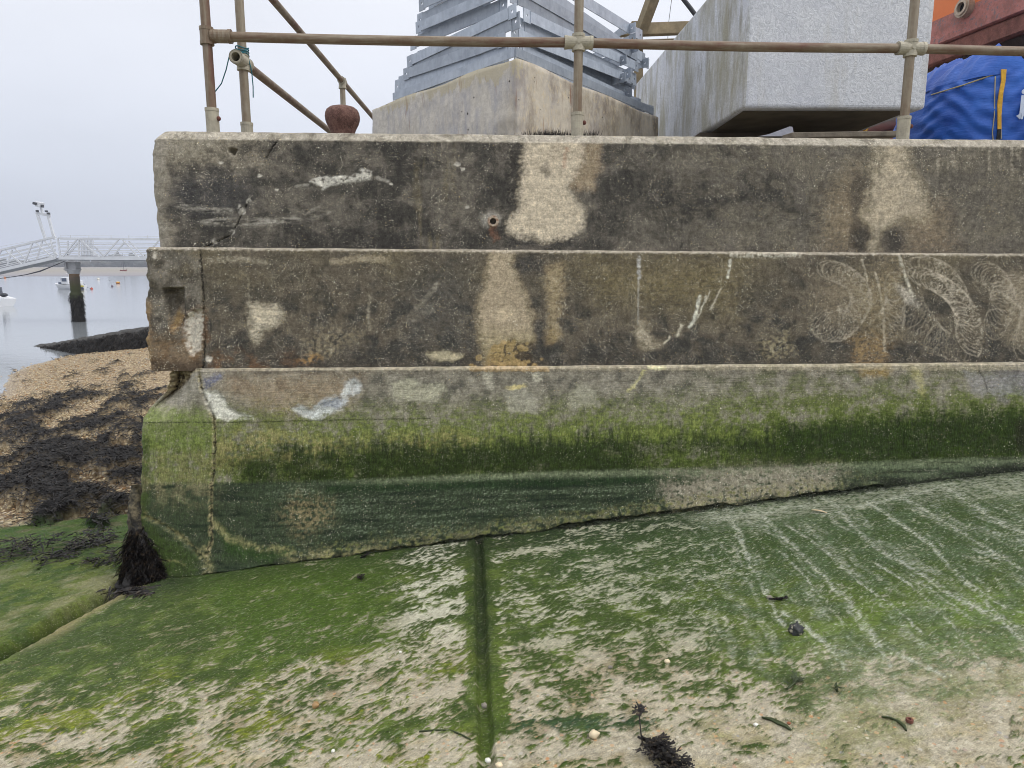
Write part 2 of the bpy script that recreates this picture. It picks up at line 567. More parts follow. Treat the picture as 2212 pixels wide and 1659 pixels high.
        mixc(col, cw(196, 176, 136), .5 * emask(Uw, Vw, 1090, 680, 24, 14, .6))
        m = pmask(U + n_mid * 10, V + n_mid * 8, [(1180, 580), (1215, 570), (1212, 640), (1206, 720), (1184, 740), (1188, 680)], 18)
        mixc(col, cw(158, 136, 96), .75 * m); mixc(col, cw(150, 122, 66), .35 * emask(Uw, Vw, 1188, 728, 16, 18, .7))
        mixc(col, cw(56, 55, 56), .7 * pmask(Uw, Vw, [(1118, 552), (1170, 552), (1175, 590), (1125, 590)], 14)); mixc(col, cw(58, 58, 58), .7 * pmask(Uw, Vw, [(1155, 690), (1178, 690), (1176, 760), (1155, 770)], 10))
        # light smears
        mixc(col, cw(196, 182, 150), .85 * pmask(U + n_fin * 6, V + n_mid * 8, [(538, 656), (598, 660), (612, 680), (596, 700), (566, 712), (556, 735), (544, 730)], 13) * sst(-1.1, .3, n_str * .5 + n_fin * .5))
        for pts, w, a, c_ in (([(450, 562), (520, 560), (570, 566)], 6, .5, (150, 140, 118)), ([(720, 566), (780, 558), (835, 562)], 7, .6, (158, 142, 112)),
                              ([(900, 665), (925, 640), (945, 615)], 5, .4, (150, 142, 124)), ([(885, 690), (930, 668)], 9, .35, (128, 122, 110)),
                              ([(798, 640), (796, 690), (800, 712)], 3, .5, (160, 150, 126)), ([(536, 600), (538, 660)], 2, .35, (150, 140, 118)), ([(1380, 555), (1381, 600)], 3.5, .8, (176, 176, 174)), ([(1380, 590), (1378, 700)], 2, .55, (160, 158, 150)),
                              ([(1578, 562), (1572, 600)], 2.4, .85, (214, 206, 184)), ([(1558, 622), (1536, 668)], 1.6, .6, (200, 190, 164)), ([(1512, 640), (1500, 690), (1490, 706)], 3.4, .85, (214, 206, 184)), ([(1526, 640), (1506, 690)], 1.4, .7, (210, 200, 176)), ([(1535, 630), (1520, 660)], 1.2, .6, (205, 195, 170)),
                              ([(1474, 702), (1462, 725)], 3.2, .8, (204, 194, 166)), ([(1446, 728), (1436, 742)], 2.2, .8, (204, 194, 166)), ([(1560, 560), (1556, 640)], 1, .4, (170, 160, 130)),
                              ([(1862, 560), (1874, 606)], 1.8, .6, (190, 178, 150)), ([(1892, 590), (1903, 640), (1909, 690), (1911, 758)], 2.2, .8, (204, 190, 160)), ([(1940, 546), (1952, 585), (1962, 615), (1972, 640)], 3, .75, (206, 196, 172)), ([(2030, 560), (2024, 600)], 1.2, .5, (180, 168, 140))):
            mixc(col, cw(*c_), a * lmask(U + n_fin * 3, V + n_fin * 2, pts, w, w * .7) * sst(-.75, .1, n_fin + .3 * n_mid))
        mixc(col, cw(206, 198, 176), .75 * lmask(Uw, V + n_fin * 7, [(1575, 551), (1650, 552), (1720, 550)], 5, 5) * sst(-.3, .2, n_fin))
        mixc(col, cw(186, 172, 128), .8 * pmask(U + n_fin * 7, V + n_fin * 4, [(922, 764), (960, 758), (1000, 768), (985, 779), (935, 777)], 6))
        mixc(col, cw(176, 160, 128), .65 * emask(Uw, Vw, 1390, 722, 14, 26, .6, -.4)); mixc(col, cw(176, 160, 128), .4 * emask(Uw, Vw, 1405, 745, 24, 12, .7))
        mixc(col, cw(150, 136, 104), .6 * pmask(Uw, Vw, [(660, 735), (720, 712), (780, 725), (720, 770), (670, 772)], 24) * sst(-.3, .3, n_fin)); mixc(col, cw(160, 116, 48), .7 * emask(Uw, Vw, 668, 775, 22, 9, .6) * sst(-.3, .2, n_fin))
        mixc(col, cw(122, 84, 40), .5 * sst(745, 785, V + n_mid * 25) * sst(760, 500, U) * sst(-.2, .3, n_mid))
        # rings of crusty lichen at the foot of the pale patch
        rr = random.Random(4)
        mixc(col, cw(64, 54, 42), .8 * pmask(Uw, Vw, [(1060, 752), (1100, 738), (1150, 740), (1150, 792), (1060, 795)], 9))
        for k in range(64):
            cx_ = rr.gauss(1095, 30); cy_ = rr.uniform(738, 794); r = rr.uniform(2.5, 8.5)
            k_ = (abs(U - cx_) < 14) & (abs(V - cy_) < 14)
            if k_.any():
                d = np.hypot(U[k_] - cx_, V[k_] - cy_) + n_fin[k_] * 2.5
                m = (1 - sst(r - 1, r + 1, d)) * (0.55 + .45 * sst(r * .45, r * .8, d)); sub = col[k_]; mixc(sub, cw(162, 132, 70), .8 * m); col[k_] = sub
        mixc(col, cw(150, 118, 60), .6 * emask(Uw, Vw, 1058, 775, 10, 18, .6))
        # marks rubbed by coiled netting
        mixc(col, cw(152, 120, 66), .6 * pmask(U + n_mid * 30 + n_fin * 9, V + n_mid * 26, [(1850, 735), (1885, 715), (1915, 722), (1922, 760), (1905, 800), (1862, 800), (1842, 765)], 24) * sst(-.7, .2, n_fin + .3 * n_mid))
        mixc(col, cw(120, 104, 68), .5 * pmask(Uw, Vw, [(1850, 620), (1930, 600), (1935, 720), (1850, 730)], 34))
        mixc(col, cw(140, 124, 92), .4 * pmask(Uw, Vw, [(1890, 560), (1940, 550), (1945, 660), (1905, 680)], 26))
        wob = n_fin * 2.0 + n_mid * 2.2

        def loops(c0, c1, c2, nL, a, b, rot0, rot1, w, amt):
            for k in range(nL):
                t = k / (nL - 1)
                px = (1 - t) ** 2 * c0[0] + 2 * t * (1 - t) * c1[0] + t * t * c2[0]; py = (1 - t) ** 2 * c0[1] + 2 * t * (1 - t) * c1[1] + t * t * c2[1]
                rot = rot0 + (rot1 - rot0) * t; c, s = math.cos(rot), math.sin(rot)
                k_ = (abs(U - px) < a + 8) & (abs(V - py) < a + 8)
                if not k_.any(): continue
                x = ((U[k_] - px) * c + (V[k_] - py) * s) / a; y = (-(U[k_] - px) * s + (V[k_] - py) * c) / b
                e = (np.sqrt(x * x + y * y) - 1) * b + wob[k_]
                m = np.exp(-(e / w) ** 2) * sst(-.45, .5, n_fin[k_] + .8 * n_mid[k_] + .15 + .25 * math.sin(k * 2.4))
                sub = col[k_]; mixc(sub, cw(186, 172, 146), amt * m); col[k_] = sub
        loops((1998, 600), (2105, 640), (2092, 735), 23, 40, 20, .35, 1.0, .9, .55)
        loops((2070, 752), (2010, 740), (1965, 660), 17, 34, 18, .9, 2.4, .9, .28)
        loops((1985, 575), (2045, 565), (2075, 640), 14, 30, 18, .3, 1.0, 1.0, .34)
        loops((1800, 585), (1900, 620), (1832, 700), 19, 36, 22, .2, 2.2, 1.0, .34)
        loops((1830, 690), (1800, 720), (1775, 690), 11, 36, 20, 1.2, 2.6, 1.0, .30)
        loops((1900, 720), (1945, 690), (1930, 620), 12, 32, 20, .4, 1.6, 1.0, .30)
        loops((2130, 590), (2190, 620), (2150, 700), 15, 34, 24, .2, 1.6, 1.0, .36)
        loops((2190, 620), (2260, 660), (2215, 740), 15, 40, 26, .2, 1.6, 1.0, .38)
        mixc(col, cw(158, 142, 114), .45 * pmask(Uw, Vw, [(2170, 600), (2240, 590), (2300, 740), (2180, 740)], 30)); mixc(col, cw(150, 134, 106), .35 * emask(Uw, Vw, 1830, 640, 60, 50, .7))
        mixc(col, cw(186, 176, 156), .55 * emask(Uw, Vw, 1960, 640, 30, 10, .7, .7)); mixc(col, cw(160, 146, 104), .6 * pmask(Uw, Vw, [(1640, 740), (1700, 715), (1715, 765), (1660, 775)], 20) * sst(-.2, .3, n_fin))
        # broken end pillar
        pil = sst(438, 430, U + n_fin * 3)
        mixc(col, cw(112, 108, 100), .55 * pil * sst(.3, -.3, n_mid)); br -= .3 * pil
        mixc(col, cw(118, 94, 62), .7 * pil * sst(690, 770, V + n_mid * 40)); mixc(col, cw(70, 58, 46), .8 * pil * sst(760, 795, V + n_mid * 16))
        mixc(col, cw(140, 110, 64), .6 * pil * sst(334, 318, U + n_mid * 10) * sst(640, 660, V))
        mixc(col, cw(150, 116, 62), .8 * emask(Uw, Vw, 377, 692, 13, 20, .6)); mixc(col, cw(150, 136, 116), .6 * emask(Uw, Vw, 386, 668, 9, 12, .5))
        wp = [(398, 690), (418, 672), (438, 668), (440, 720), (432, 752), (416, 768), (402, 745)]
        mixc(col, cw(144, 104, 58), .75 * pmask(U + n_fin * 6, V + n_fin * 6, wp, 16, 80)); mixc(col, cw(186, 180, 164), .9 * pmask(U + n_fin * 9, V + n_fin * 9 + n_mid * 5, wp, 6) * sst(-.9, .0, n_fin + .4 * n_mid))
        mixc(col, cw(30, 27, 24), .95 * lmask(U + n_fin * 4, V, [(433, 535), (434, 570), (437, 610), (440, 640), (438, 690), (442, 730), (440, 790), (432, 800)], 1.5, 1.0))
        mixc(col, cw(92, 62, 34), .6 * lmask(Uw, Vw, [(443, 690), (445, 740)], 7))
        mixc(col, cw(190, 182, 166), .8 * emask(U + n_fin * 4, V + n_fin * 4, 450, 775, 9, 6)); mixc(col, cw(176, 168, 150), .8 * emask(U + n_fin * 4, V, 334, 552, 4, 9))
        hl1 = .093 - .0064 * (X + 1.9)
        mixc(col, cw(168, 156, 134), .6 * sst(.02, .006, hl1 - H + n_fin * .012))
    else:
        V2 = V - (U - 1100) * -.008
        col[:] = cw(116, 112, 102)
        mixc(col, cw(88, 86, 80), sst(-.3, .5, n_mid)); mixc(col, cw(132, 116, 98), .6 * pmask(Uw, Vw, [(450, 815), (780, 810), (760, 870), (640, 900), (560, 890)], 30))
        mixc(col, cw(96, 98, 74), .7 * sst(1400, 1700, U) * sst(-.3, .4, n_mid + .3 * n_str)); mixc(col, cw(112, 110, 116), .6 * sst(2080, 2190, U) * sst(870, 850, V + n_mid * 20))
        mixc(col, cw(84, 80, 74), .6 * sst(815, 795, V)); br += .5 * sst(900, 860, V)
        mixc(col, cw(128, 106, 66), .6 * pmask(Uw, Vw, [(1850, 790), (1925, 790), (1915, 815), (1862, 812)], 9))
        fl -= .2 * sst(880, 900, V)
        # green bands
        gt = 893 - 26 * sst(700, 2200, U) + n_mid * 12 + n_ver * 9
        split = 1038 - 22 * sst(500, 1400, U) - 20 * sst(1400, 2212, U)
        gm = sst(gt - 55, gt + 62, V2 + n_fin * 14 + n_mid * 14)
        rag = n_mid + .5 * n_fin + .5 * n_ver
        mixc(col, cw(86, 97, 45), .9 * gm * sst(-.9, .25, rag)); al += .7 * gm
        mixc(col, cw(120, 124, 80), .35 * gm * sst(.05, .5, n_fin + n_mid) * sst(1000, 950, V))
        mixc(col, cw(140, 130, 98), .75 * pmask(Uw, Vw, [(470, 950), (560, 930), (760, 960), (720, 1020), (560, 1015), (470, 1010)], 30) * sst(-.4, .3, n_fin + n_mid))
        mixc(col, cw(132, 122, 92), .6 * pmask(Uw, Vw, [(750, 955), (960, 935), (1060, 950), (1000, 985), (800, 990)], 24) * sst(-.4, .4, n_fin + n_mid))
        dk = sst(0, 52, V2 - (split - 98 + n_mid * 26 + 30 * n_ver - 20 * sst(1600, 2100, U)))
        dk = dk * sst(430, 560, U + n_mid * 60) * (0.60 + .40 * sst(-.4, .25, fbm(U / 60, V / 40, 4, 61) + .4 * n_fin + .35 * sst(600, 900, U)))
        dk = dk * (1 - .6 * pmask(Uw, Vw, [(1370, 955), (1560, 970), (1640, 1010), (1400, 1030)], 40))
        mixc(col, cw(40, 52, 17), .95 * dk); al += .3 * dk
        mixc(col, cw(72, 82, 36), .55 * gm * sst(1500, 1700, U) * sst(-.3, .3, rag)); 
        dk2 = pmask(U + n_mid * 30, V + n_mid * 20, [(1680, 920), (2230, 880), (2240, 985), (1980, 1000), (1700, 1000)], 26) * sst(-.55, .15, n_fin + n_mid)
        mixc(col, cw(40, 54, 14), .88 * dk2)
        mixc(col, cw(36, 40, 18), .9 * emask(Uw, Vw, 2206, 940, 14, 34, .5))
        # lower batter: frosted, dark blue-green
        lo = sst(-5, 5, V2 - split + n_fin * 3)
        base = cw(47, 56, 40)
        mixc(col, base, lo * .94)
        st = fbm(U / 140 + n_fin * .1, (V2 - split) / 9, 4, 71)
        mixc(col, cw(26, 38, 24), lo * .85 * sst(.05, .5, st + .2 * n_mid) )
        mixc(col, cw(120, 128, 112), lo * .42 * sst(.1, .8, -st * .8 + 1.1 * fbm(U / 5, V / 3, 3, 72) + .2 * n_mid) * sst(460, 700, U))
        mixc(col, cw(112, 118, 96), .55 * lo * sst(26, 4, V2 - split + n_fin * 6) * sst(600, 950, U))
        mixc(col, cw(24, 44, 16), .8 * lo * pmask(Uw, V2, [(700, 1045), (1100, 1035), (1480, 1030), (1480, 1042), (1100, 1052), (700, 1060)], 6))
        mixc(col, cw(124, 112, 88), .6 * pmask(Uw, Vw, [(640, 1070), (720, 1080), (720, 1120), (660, 1150), (610, 1110)], 30) * sst(-.3, .2, n_fin))
        br = br * (1 - lo); al = np.clip(al, 0, 1) * (1 - lo) + lo * .65
        m = pmask(U + n_mid * 25, V + n_mid * 14, [(1420, 1040), (1620, 1010), (1820, 1008), (1800, 1060), (1600, 1090), (1450, 1105)], 26)
        mixc(col, cw(126, 120, 108), .85 * m * sst(-.7, .2, n_fin)); al *= 1 - .7 * m; fl += .3 * m
        m = lo * sst(-.2, .3, n_mid + .5 * n_fin) * sst(1380, 1480, U) * sst(1830, 1700, U); mixc(col, cw(108, 104, 92), .6 * m)
        rgt = lo * sst(1800, 1900, U); mixc(col, cw(88, 96, 76), .6 * rgt * sst(-.2, .4, st)); mixc(col, cw(36, 42, 26), .7 * rgt * sst(.1, .4, -st))
        # crust just above the slip
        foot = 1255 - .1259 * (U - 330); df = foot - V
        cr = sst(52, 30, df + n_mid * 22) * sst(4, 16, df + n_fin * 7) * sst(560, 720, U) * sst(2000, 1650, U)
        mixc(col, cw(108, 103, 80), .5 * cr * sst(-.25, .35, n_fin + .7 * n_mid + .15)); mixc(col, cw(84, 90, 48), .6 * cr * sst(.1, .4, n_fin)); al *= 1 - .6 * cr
        mixc(col, cw(24, 30, 14), .94 * sst(26, 8, df + n_mid * 14 + n_fin * 8))  # dark weed at the foot, deepened to carry the crack's shade
        # left end, cracked
        le = sst(505, 430, U + n_fin * 8 + n_mid * 12)
        mixc(col, cw(122, 118, 108), .7 * le * sst(905, 860, V + n_mid * 16))
        mixc(col, cw(96, 106, 64), .6 * le * sst(870, 900, V + n_mid * 12) * sst(985, 950, V + n_mid * 20))
        mixc(col, cw(58, 70, 28), .75 * le * sst(328, 312, U + n_mid * 8) * sst(930, 960, V)); mixc(col, cw(116, 110, 88), .5 * le * sst(960, 990, V + n_mid * 16) * sst(1120, 1060, V + n_mid * 40) * sst(-.3, .2, n_mid))
        mixc(col, cw(52, 64, 28), .85 * pmask(Uw, Vw, [(322, 1128), (400, 1165), (440, 1195), (445, 1260), (320, 1270)], 12)); mixc(col, cw(44, 62, 26), .85 * pmask(Uw, Vw, [(480, 1130), (540, 1168), (640, 1176), (600, 1200), (500, 1190)], 12))
        for pts, w, a in (([(318, 1112), (360, 1130), (410, 1158), (446, 1188)], 5, .85), ([(465, 1120), (500, 1150), (545, 1168), (600, 1172), (640, 1182)], 6, .8), ([(455, 1180), (470, 1215)], 12, .7), ([(640, 1190), (760, 1182), (900, 1168)], 5, .5), ([(340, 1200), (420, 1202)], 2.5, .5)):
            mixc(col, cw(128, 122, 92), .7 * a * lmask(Uw, Vw, pts, w, w) * sst(-.5, .3, n_fin + .4 * n_mid + .1)); 
        ck = lmask(U + n_fin * 4, V, [(428, 800), (436, 840), (448, 872), (463, 905), (464, 960), (461, 1010), (457, 1060), (462, 1110), (468, 1160), (462, 1185)], 4, 3)
        mixc(col, cw(150, 140, 110), .75 * ck * sst(-.3, .2, n_fin)); mixc(col, cw(22, 22, 16), .9 * lmask(U + n_fin * 7, V + n_fin * 3, [(428, 800), (436, 840), (448, 872), (463, 905), (464, 960), (461, 1010), (457, 1060), (462, 1110), (468, 1160), (462, 1185)], 1.3, 1.1))
        mixc(col, cw(40, 44, 22), .7 * lmask(U + n_fin * 2, V + n_fin * 1.5, [(310, 913), (420, 912), (520, 912), (700, 908), (930, 904)], 1.0, .8))
        # patches where the skin has come off
        W = cw(196, 198, 196)
        for pts, c_, a in (([(440, 846), (470, 846), (486, 862), (492, 878), (512, 892), (545, 902), (500, 907), (468, 902), (448, 880)], (184, 183, 174), .85),
                           ([(632, 884), (650, 876), (672, 884), (700, 862), (735, 856), (748, 822), (768, 818), (782, 832), (776, 850), (752, 858), (738, 880), (706, 896), (682, 908), (656, 900)], (172, 175, 174), .82),
                           ([(842, 830), (868, 816), (900, 822), (912, 834), (960, 830), (968, 842), (940, 868), (900, 866), (850, 862)], (150, 148, 128), .7),
                           ([(1090, 852), (1108, 832), (1130, 836), (1158, 858), (1156, 892), (1100, 890)], (146, 143, 128), .6),
                           ([(1228, 852), (1256, 826), (1288, 846), (1292, 876), (1230, 882)], (140, 138, 120), .55),
                           ([(1042, 806), (1066, 804), (1062, 842), (1048, 838)], (160, 156, 140), .65), ([(1148, 808), (1172, 806), (1168, 828), (1156, 828)], (172, 168, 150), .65),
                           ([(2080, 800), (2130, 812), (2190, 820), (2190, 850), (2100, 850)], (126, 124, 124), .5), ([(1968, 790), (1990, 800), (2000, 860), (1988, 850), (1970, 812)], (150, 144, 104), .6)):
            m = pmask(U + n_fin * 7 + n_mid * 7, V + n_fin * 6 + n_mid * 6, pts, 6)
            mixc(col, cw(*c_), a * m * sst(-.8, .3, n_fin + .35 + .3 * n_mid)); al *= 1 - .8 * m
        mixc(col, cw(92, 98, 112), .6 * emask(Uw, Vw, 715, 870, 24, 10, .6)); mixc(col, cw(84, 90, 112), .6 * pmask(Uw, Vw, [(438, 815), (480, 806), (478, 818), (446, 838)], 6))
        mixc(col, cw(190, 178, 126), .8 * emask(Uw, Vw, 1114, 836, 18, 5, .5, -.1)); mixc(col, cw(176, 170, 120), .6 * lmask(Uw, Vw, [(1390, 800), (1372, 830), (1356, 845)], 3)); mixc(col, cw(204, 200, 160), .8 * lmask(Uw, V + n_fin * 2, [(1400, 794), (1435, 795)], 4))
        mixc(col, cw(34, 32, 28), .7 * lmask(U + n_fin * 2, V, [(2105, 790), (2125, 815), (2133, 842)], 1, .8))
        mixc(col, cw(146, 116, 74), .6 * lmask(Uw, V + n_fin * 3, [(1020, 797), (1180, 797)], 5))
        # eroded neck
        nk = pmask(Uw, Vw, [(325, 795), (420, 797), (395, 828), (345, 862), (325, 850)], 6)
        mixc(col, cw(104, 94, 74), .9 * nk); mixc(col, cw(150, 140, 112), .6 * nk * sst(.0, .4, n_fin)); mixc(col, cw(52, 46, 36), .8 * nk * sst(.0, .4, -n_fin)); al *= 1 - nk
        mixc(col, cw(170, 160, 136), .4 * sst(803, 796, V + n_fin * 4) * sst(440, 470, U))
    # grit of the surface itself
    gr = np.exp(.34 * fbm(U / 6, V / 5.5, 5, 14, .7) + .20 * fbm(U / 22, V / 16, 4, 15) + .16 * fbm(U / 3.2, V / 30, 3, 16))
    col = col * gr[..., None]
    if course < 3:
        lum = (col * np.array([.3, .55, .15])).sum(-1, keepdims=True)
        col = col + (lum * np.array([1.02, 1.0, .96]) - col) * (.36 if course == 1 else .30)
    if course < 3:
        col = col * .88
    col = np.where(col > .22, .22 + (col - .22) * .72, col)
    md, ex = ((.14, 1.16), (.15, 1.16), (.15, 1.28))[course - 1]
    col = md * (np.clip(col, .002, 1) / md) ** ex
    GRAIN[0] = None
    fl = fl * (.25 + 1.1 * sst(-.35, .45, fbm(U / 48, V / 40, 4, 18)))
    return np.clip(col, 0.004, 0.85), np.clip(np.stack([fl, al, br], -1), 0, 1)


def wall_n(U, V, course, X, H):
    """small relief of the face, metres outwards"""
    d = fbm(X * 2.1, H * 2.3, 4, 21) * .006 + fbm(X * 25, H * 25, 4, 22) * .0022
    Uw = U + fbm(U / 14, V / 14, 3, 24) * 4; Vw = V + fbm(U / 14, V / 14, 3, 25) * 4
    if course == 1:
        d -= .05 * emask(Uw, Vw, 502, 327, 7, 7, .3) + .05 * emask(U, V, 1065, 479, 7, 7, .2)
        for pts in ([(602, 290), (598, 305), (585, 322), (575, 342)], [(540, 428), (528, 452), (515, 478), (500, 508), (470, 522), (448, 532)]):
            d -= .008 * lmask(Uw, V, pts, 1.3, 1)
        d += .004 * pmask(Uw, Vw, [(668, 392), (690, 383), (760, 380), (783, 366), (803, 370), (800, 388), (742, 397), (699, 412)], 4)
    elif course == 2:
        slot = pmask(U + (Uw - U) * .35, V + (Vw - V) * .35, [(353, 624), (396, 622), (396, 690), (392, 704), (366, 708), (360, 690), (356, 660)], 2.5)
        d -= slot * (.085 - .05 * sst(650, 700, V))
        d -= .012 * lmask(U + (Uw - U) * .6, V, [(433, 535), (434, 570), (437, 610), (440, 640), (438, 690), (442, 730), (440, 790), (432, 800)], 1.6, 1.2)
        d -= .02 * pmask(Uw, Vw, [(398, 690), (418, 672), (436, 668), (437, 720), (430, 752), (416, 768), (402, 745)], 4)
        d -= .014 * sst(1 - .15, 1, 1 - np.clip((U - 314) / 120, 0, 1)) + fbm(X * 9, H * 9, 3, 27) * .012 * sst(440, 330, U)
    else:
        t = sst(430, 330, U) * sst(915, 840, V)
        d -= .12 * t
        nk = pmask(Uw, Vw, [(325, 790), (420, 794), (395, 828), (345, 862), (325, 850)], 9)
        d -= nk * (.03 + .05 * np.abs(fbm(X * 30, H * 30, 3, 28)))
        ck = [(428, 800), (436, 840), (448, 872), (463, 905), (464, 960), (461, 1010), (457, 1060), (462, 1110), (468, 1160), (462, 1185)]
        d -= .012 * lmask(Uw, V, ck, 2.0, 1.8)
        d -= .010 * lmask(Uw, Vw, [(318, 1112), (360, 1130), (410, 1158), (446, 1188)], 3, 3)
        split = 1038 - 22 * sst(500, 1400, U) - 20 * sst(1400, 2212, U)
        d += .11 * np.clip((V - split) / 190, 0, 1.4) ** 1.1 * (1 - 0.3 * sst(440, 330, U))
        foot = 1255 - .1259 * (U - 330); df = foot - V
        crk = lmask(U, V + fbm(U / 60, V * 0, 4, 77) * 8, [(330, 1243), (700, 1197), (1060, 1150), (1130, 1147), (1250, 1125), (1420, 1105), (1560, 1086), (1600, 1088), (1700, 1072), (1900, 1048)], 3, 3)
        d += .010 * sst(36, 4, df + fbm(U / 25, V / 25, 3, 78) * 3) - .03 * crk
        d += fbm(U / 4, V / 14, 3, 79) * .0022 * sst(890, 960, V)
        for pts in ([(440, 846), (470, 846), (486, 862), (492, 878), (512, 892), (545, 902), (500, 907), (468, 902), (448, 880)], [(632, 884), (672, 884), (735, 856), (748, 822), (782, 832), (752, 858), (706, 896), (682, 908)]):
            d -= .004 * pmask(Uw, Vw, pts, 3)
    return d


def course(name, k, tab, n0, hb, ht, bev, ledge, rr, nrow, ncol, parent):
    f = np.linspace(0, 1, nrow)
    ne, na = 70, 12
    ncT = ne + na + ncol
    rows = [(a, 0.0, 0) for a in f] + [(1.0, bev * t, bev * t) for t in np.linspace(0, 1, 9)[1:]] + [(1.0, bev + ledge * t, bev) for t in np.linspace(0, 1, 7)[1:]]
    R = len(rows)
    fr = np.array([r[0] for r in rows])[:, None]; ins = np.array([r[1] for r in rows])[:, None]; up = np.array([r[2] for r in rows])[:, None]
    # perimeter: end face (depth), quarter arc, front
    Xf = np.zeros((R, ncT)); N = np.zeros((R, ncT)); nx = np.zeros((1, ncT)); nn = np.zeros((1, ncT))
    depth = np.concatenate([2.6 * (1 - np.linspace(0, 1, ne)) ** 1.7])
    hb0, ht0 = hb(-1.9), ht(-1.9)
    Hm = hb0 + fr * (ht0 - bev - hb0) + up
    xl = left_x(tab, n0, Hm)
    xl = xl + fbm(Hm * 14, Hm * 0 + k * 3.3, 4, 31) * (.012, .006, .016, .007)[k]
    t = np.linspace(0, PI / 2, na + 2)[1:-1]
    Xf[:, :ne] = xl; N[:, :ne] = -rr - depth[None]; nx[0, :ne] = -1
    Xf[:, ne:ne + na] = xl + rr - rr * np.cos(t)[None]; N[:, ne:ne + na] = -rr + rr * np.sin(t)[None]
    nx[0, ne:ne + na] = -np.cos(t); nn[0, ne:ne + na] = np.sin(t)
    sfr = np.linspace(0, 1, ncol)[None]
    Xf[:, ne + na:] = (xl + rr) * (1 - sfr) + SR * sfr; nn[0, ne + na:] = 1
    hbX, htX = hb(Xf), ht(Xf)
    H = hbX + fr * (htX - bev - hbX) + up
    U, V = chart(Xf, WY0 + WSL * Xf - (n0 + N), H)
    disp = wall_n(U, V, k, Xf, H)
    end = np.abs(nx)
    disp = disp * (1 - end * .6) + end * (fbm(N * 7, H * 7, 4, 33) * .010 + fbm(N * 40, H * 40, 3, 34) * .003)
    arr = (bev > 0) * np.exp(-((fr * 0 + (ins - bev * .4)) / (bev * .7 + 1e-6)) ** 2) * (ins > 0)
    chip = np.maximum(0, fbm(Xf * 14 + N * 14, H * 3 + k, 4, 36) - .15)
    I = ins + arr * chip * bev * .8
    H2 = H + fbm(Xf * 6, N * 6 + k, 4, 37) * .003 * (up > 0)
    Xp = Xf + nx * (disp - I); Np = n0 + N + nn * (disp - I)
    P = np.stack([Xp + WSL * Np * 0, WY0 + WSL * Xp - Np, H2 + EYE], -1)
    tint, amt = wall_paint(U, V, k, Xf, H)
    return grid_mesh(name, P, {'tint': tint, 'amt': amt}, WALL, parent)


HL2 = -.532


def hl1(X): return .093 - .0064 * (np.asarray(X) + 1.9)


wall = thing('sea_wall', (1.0, 3.78, EYE + slip_h(1.0)), 'weathered stepped concrete quay wall with pale run-off stains and green algae along its foot', 'sea wall')
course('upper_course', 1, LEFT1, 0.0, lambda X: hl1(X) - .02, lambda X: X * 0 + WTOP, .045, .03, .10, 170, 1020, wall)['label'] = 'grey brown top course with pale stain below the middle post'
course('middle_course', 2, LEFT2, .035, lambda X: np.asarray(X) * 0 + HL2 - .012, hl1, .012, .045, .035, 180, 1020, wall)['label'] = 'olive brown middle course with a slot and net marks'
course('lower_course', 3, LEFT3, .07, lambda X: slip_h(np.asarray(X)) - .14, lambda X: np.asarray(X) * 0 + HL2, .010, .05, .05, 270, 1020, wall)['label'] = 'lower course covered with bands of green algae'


# ------------------------------------------------------------------ slipway
def mat_slip():
    g = G('slipway_concrete_and_algae')
    tint = g.attr('tint'); s = g.sep(g.attr('amt'))       # algae, grit, wet
    p = g.pos()
    n1 = g.noise(55, 8, 0.7, p); n2 = g.noise(260, 4, 0.65, p)
    f = g.mul(g.mapr(n1, 0.25, 0.75, 0.62, 1.38), g.mapr(n2, 0.25, 0.75, 0.45, 1.55))
    c = g.mix(1.0, tint, g.n('ShaderNodeCombineColor', i0=f, i1=f, i2=f), 'MULTIPLY')
    # exposed pebbles in the concrete
    wv = g.n('ShaderNodeVectorMath', props={'operation': 'ADD'}, i0=p, i1=g.n('ShaderNodeVectorMath', props={'operation': 'SCALE'}, i0=g.noise(90, 2, 0.5, p, out=1), Scale=0.006))
    d = g.vor(62, wv); cc = g.sep(g.vor(62, wv, out=1))
    m = g.mul(g.mul(g.math('LESS_THAN', d, g.addm(0.18, g.mul(cc[1], 0.25))), g.math('GREATER_THAN', cc[0], 0.62)), s[1])
    pc = g.ramp(cc[2], [(0, lin((126, 122, 116)) / ES), (.35, lin((190, 168, 132)) / ES), (.6, lin((196, 140, 92)) / ES), (.8, lin((150, 150, 152)) / ES), (1, lin((214, 206, 186)) / ES)])
    c = g.mix(g.mul(m, 0.72), c, pc)
    d2 = g.vor(190, p); c2 = g.sep(g.vor(190, p, out=1))
    m2 = g.mul(g.math('LESS_THAN', d2, 0.34), g.math('GREATER_THAN', c2[0], 0.72))
    c = g.mix(g.mul(m2, 0.5), c, g.mix(c2[1], cs(70, 66, 56), cs(216, 210, 192)))
    # filaments
    hair = g.noise(1.0, 4, 0.65, g.pos((46, 150, 40), (0, 0, 0.5)), dist=0.8)
    hair2 = g.noise(1.0, 3, 0.6, g.pos((120, 420, 120), (0, 0, 0.42)), dist=0.5)
    hh = g.addm(g.mul(hair, 0.6), g.mul(hair2, 0.4))
    hf = g.math('ADD', 1.0, g.mul(s[0], g.mapr(hh, 0.32, 0.68, -0.55, 0.55)))
    c = g.mix(1.0, c, g.n('ShaderNodeCombineColor', i0=hf, i1=hf, i2=g.mul(hf, hf)), 'MULTIPLY')
    h = g.addm(g.addm(g.mul(n1, 0.4), g.mul(n2, 0.25)), g.addm(g.mul(g.mul(hh, s[0]), 1.5), g.mul(m, 0.3)))
    rough = g.mapr(s[2], 0, 1, 0.85, 0.42)
    return g.fin(c, rough, g.bump(h, 0.6, 0.010), spec=0.3)


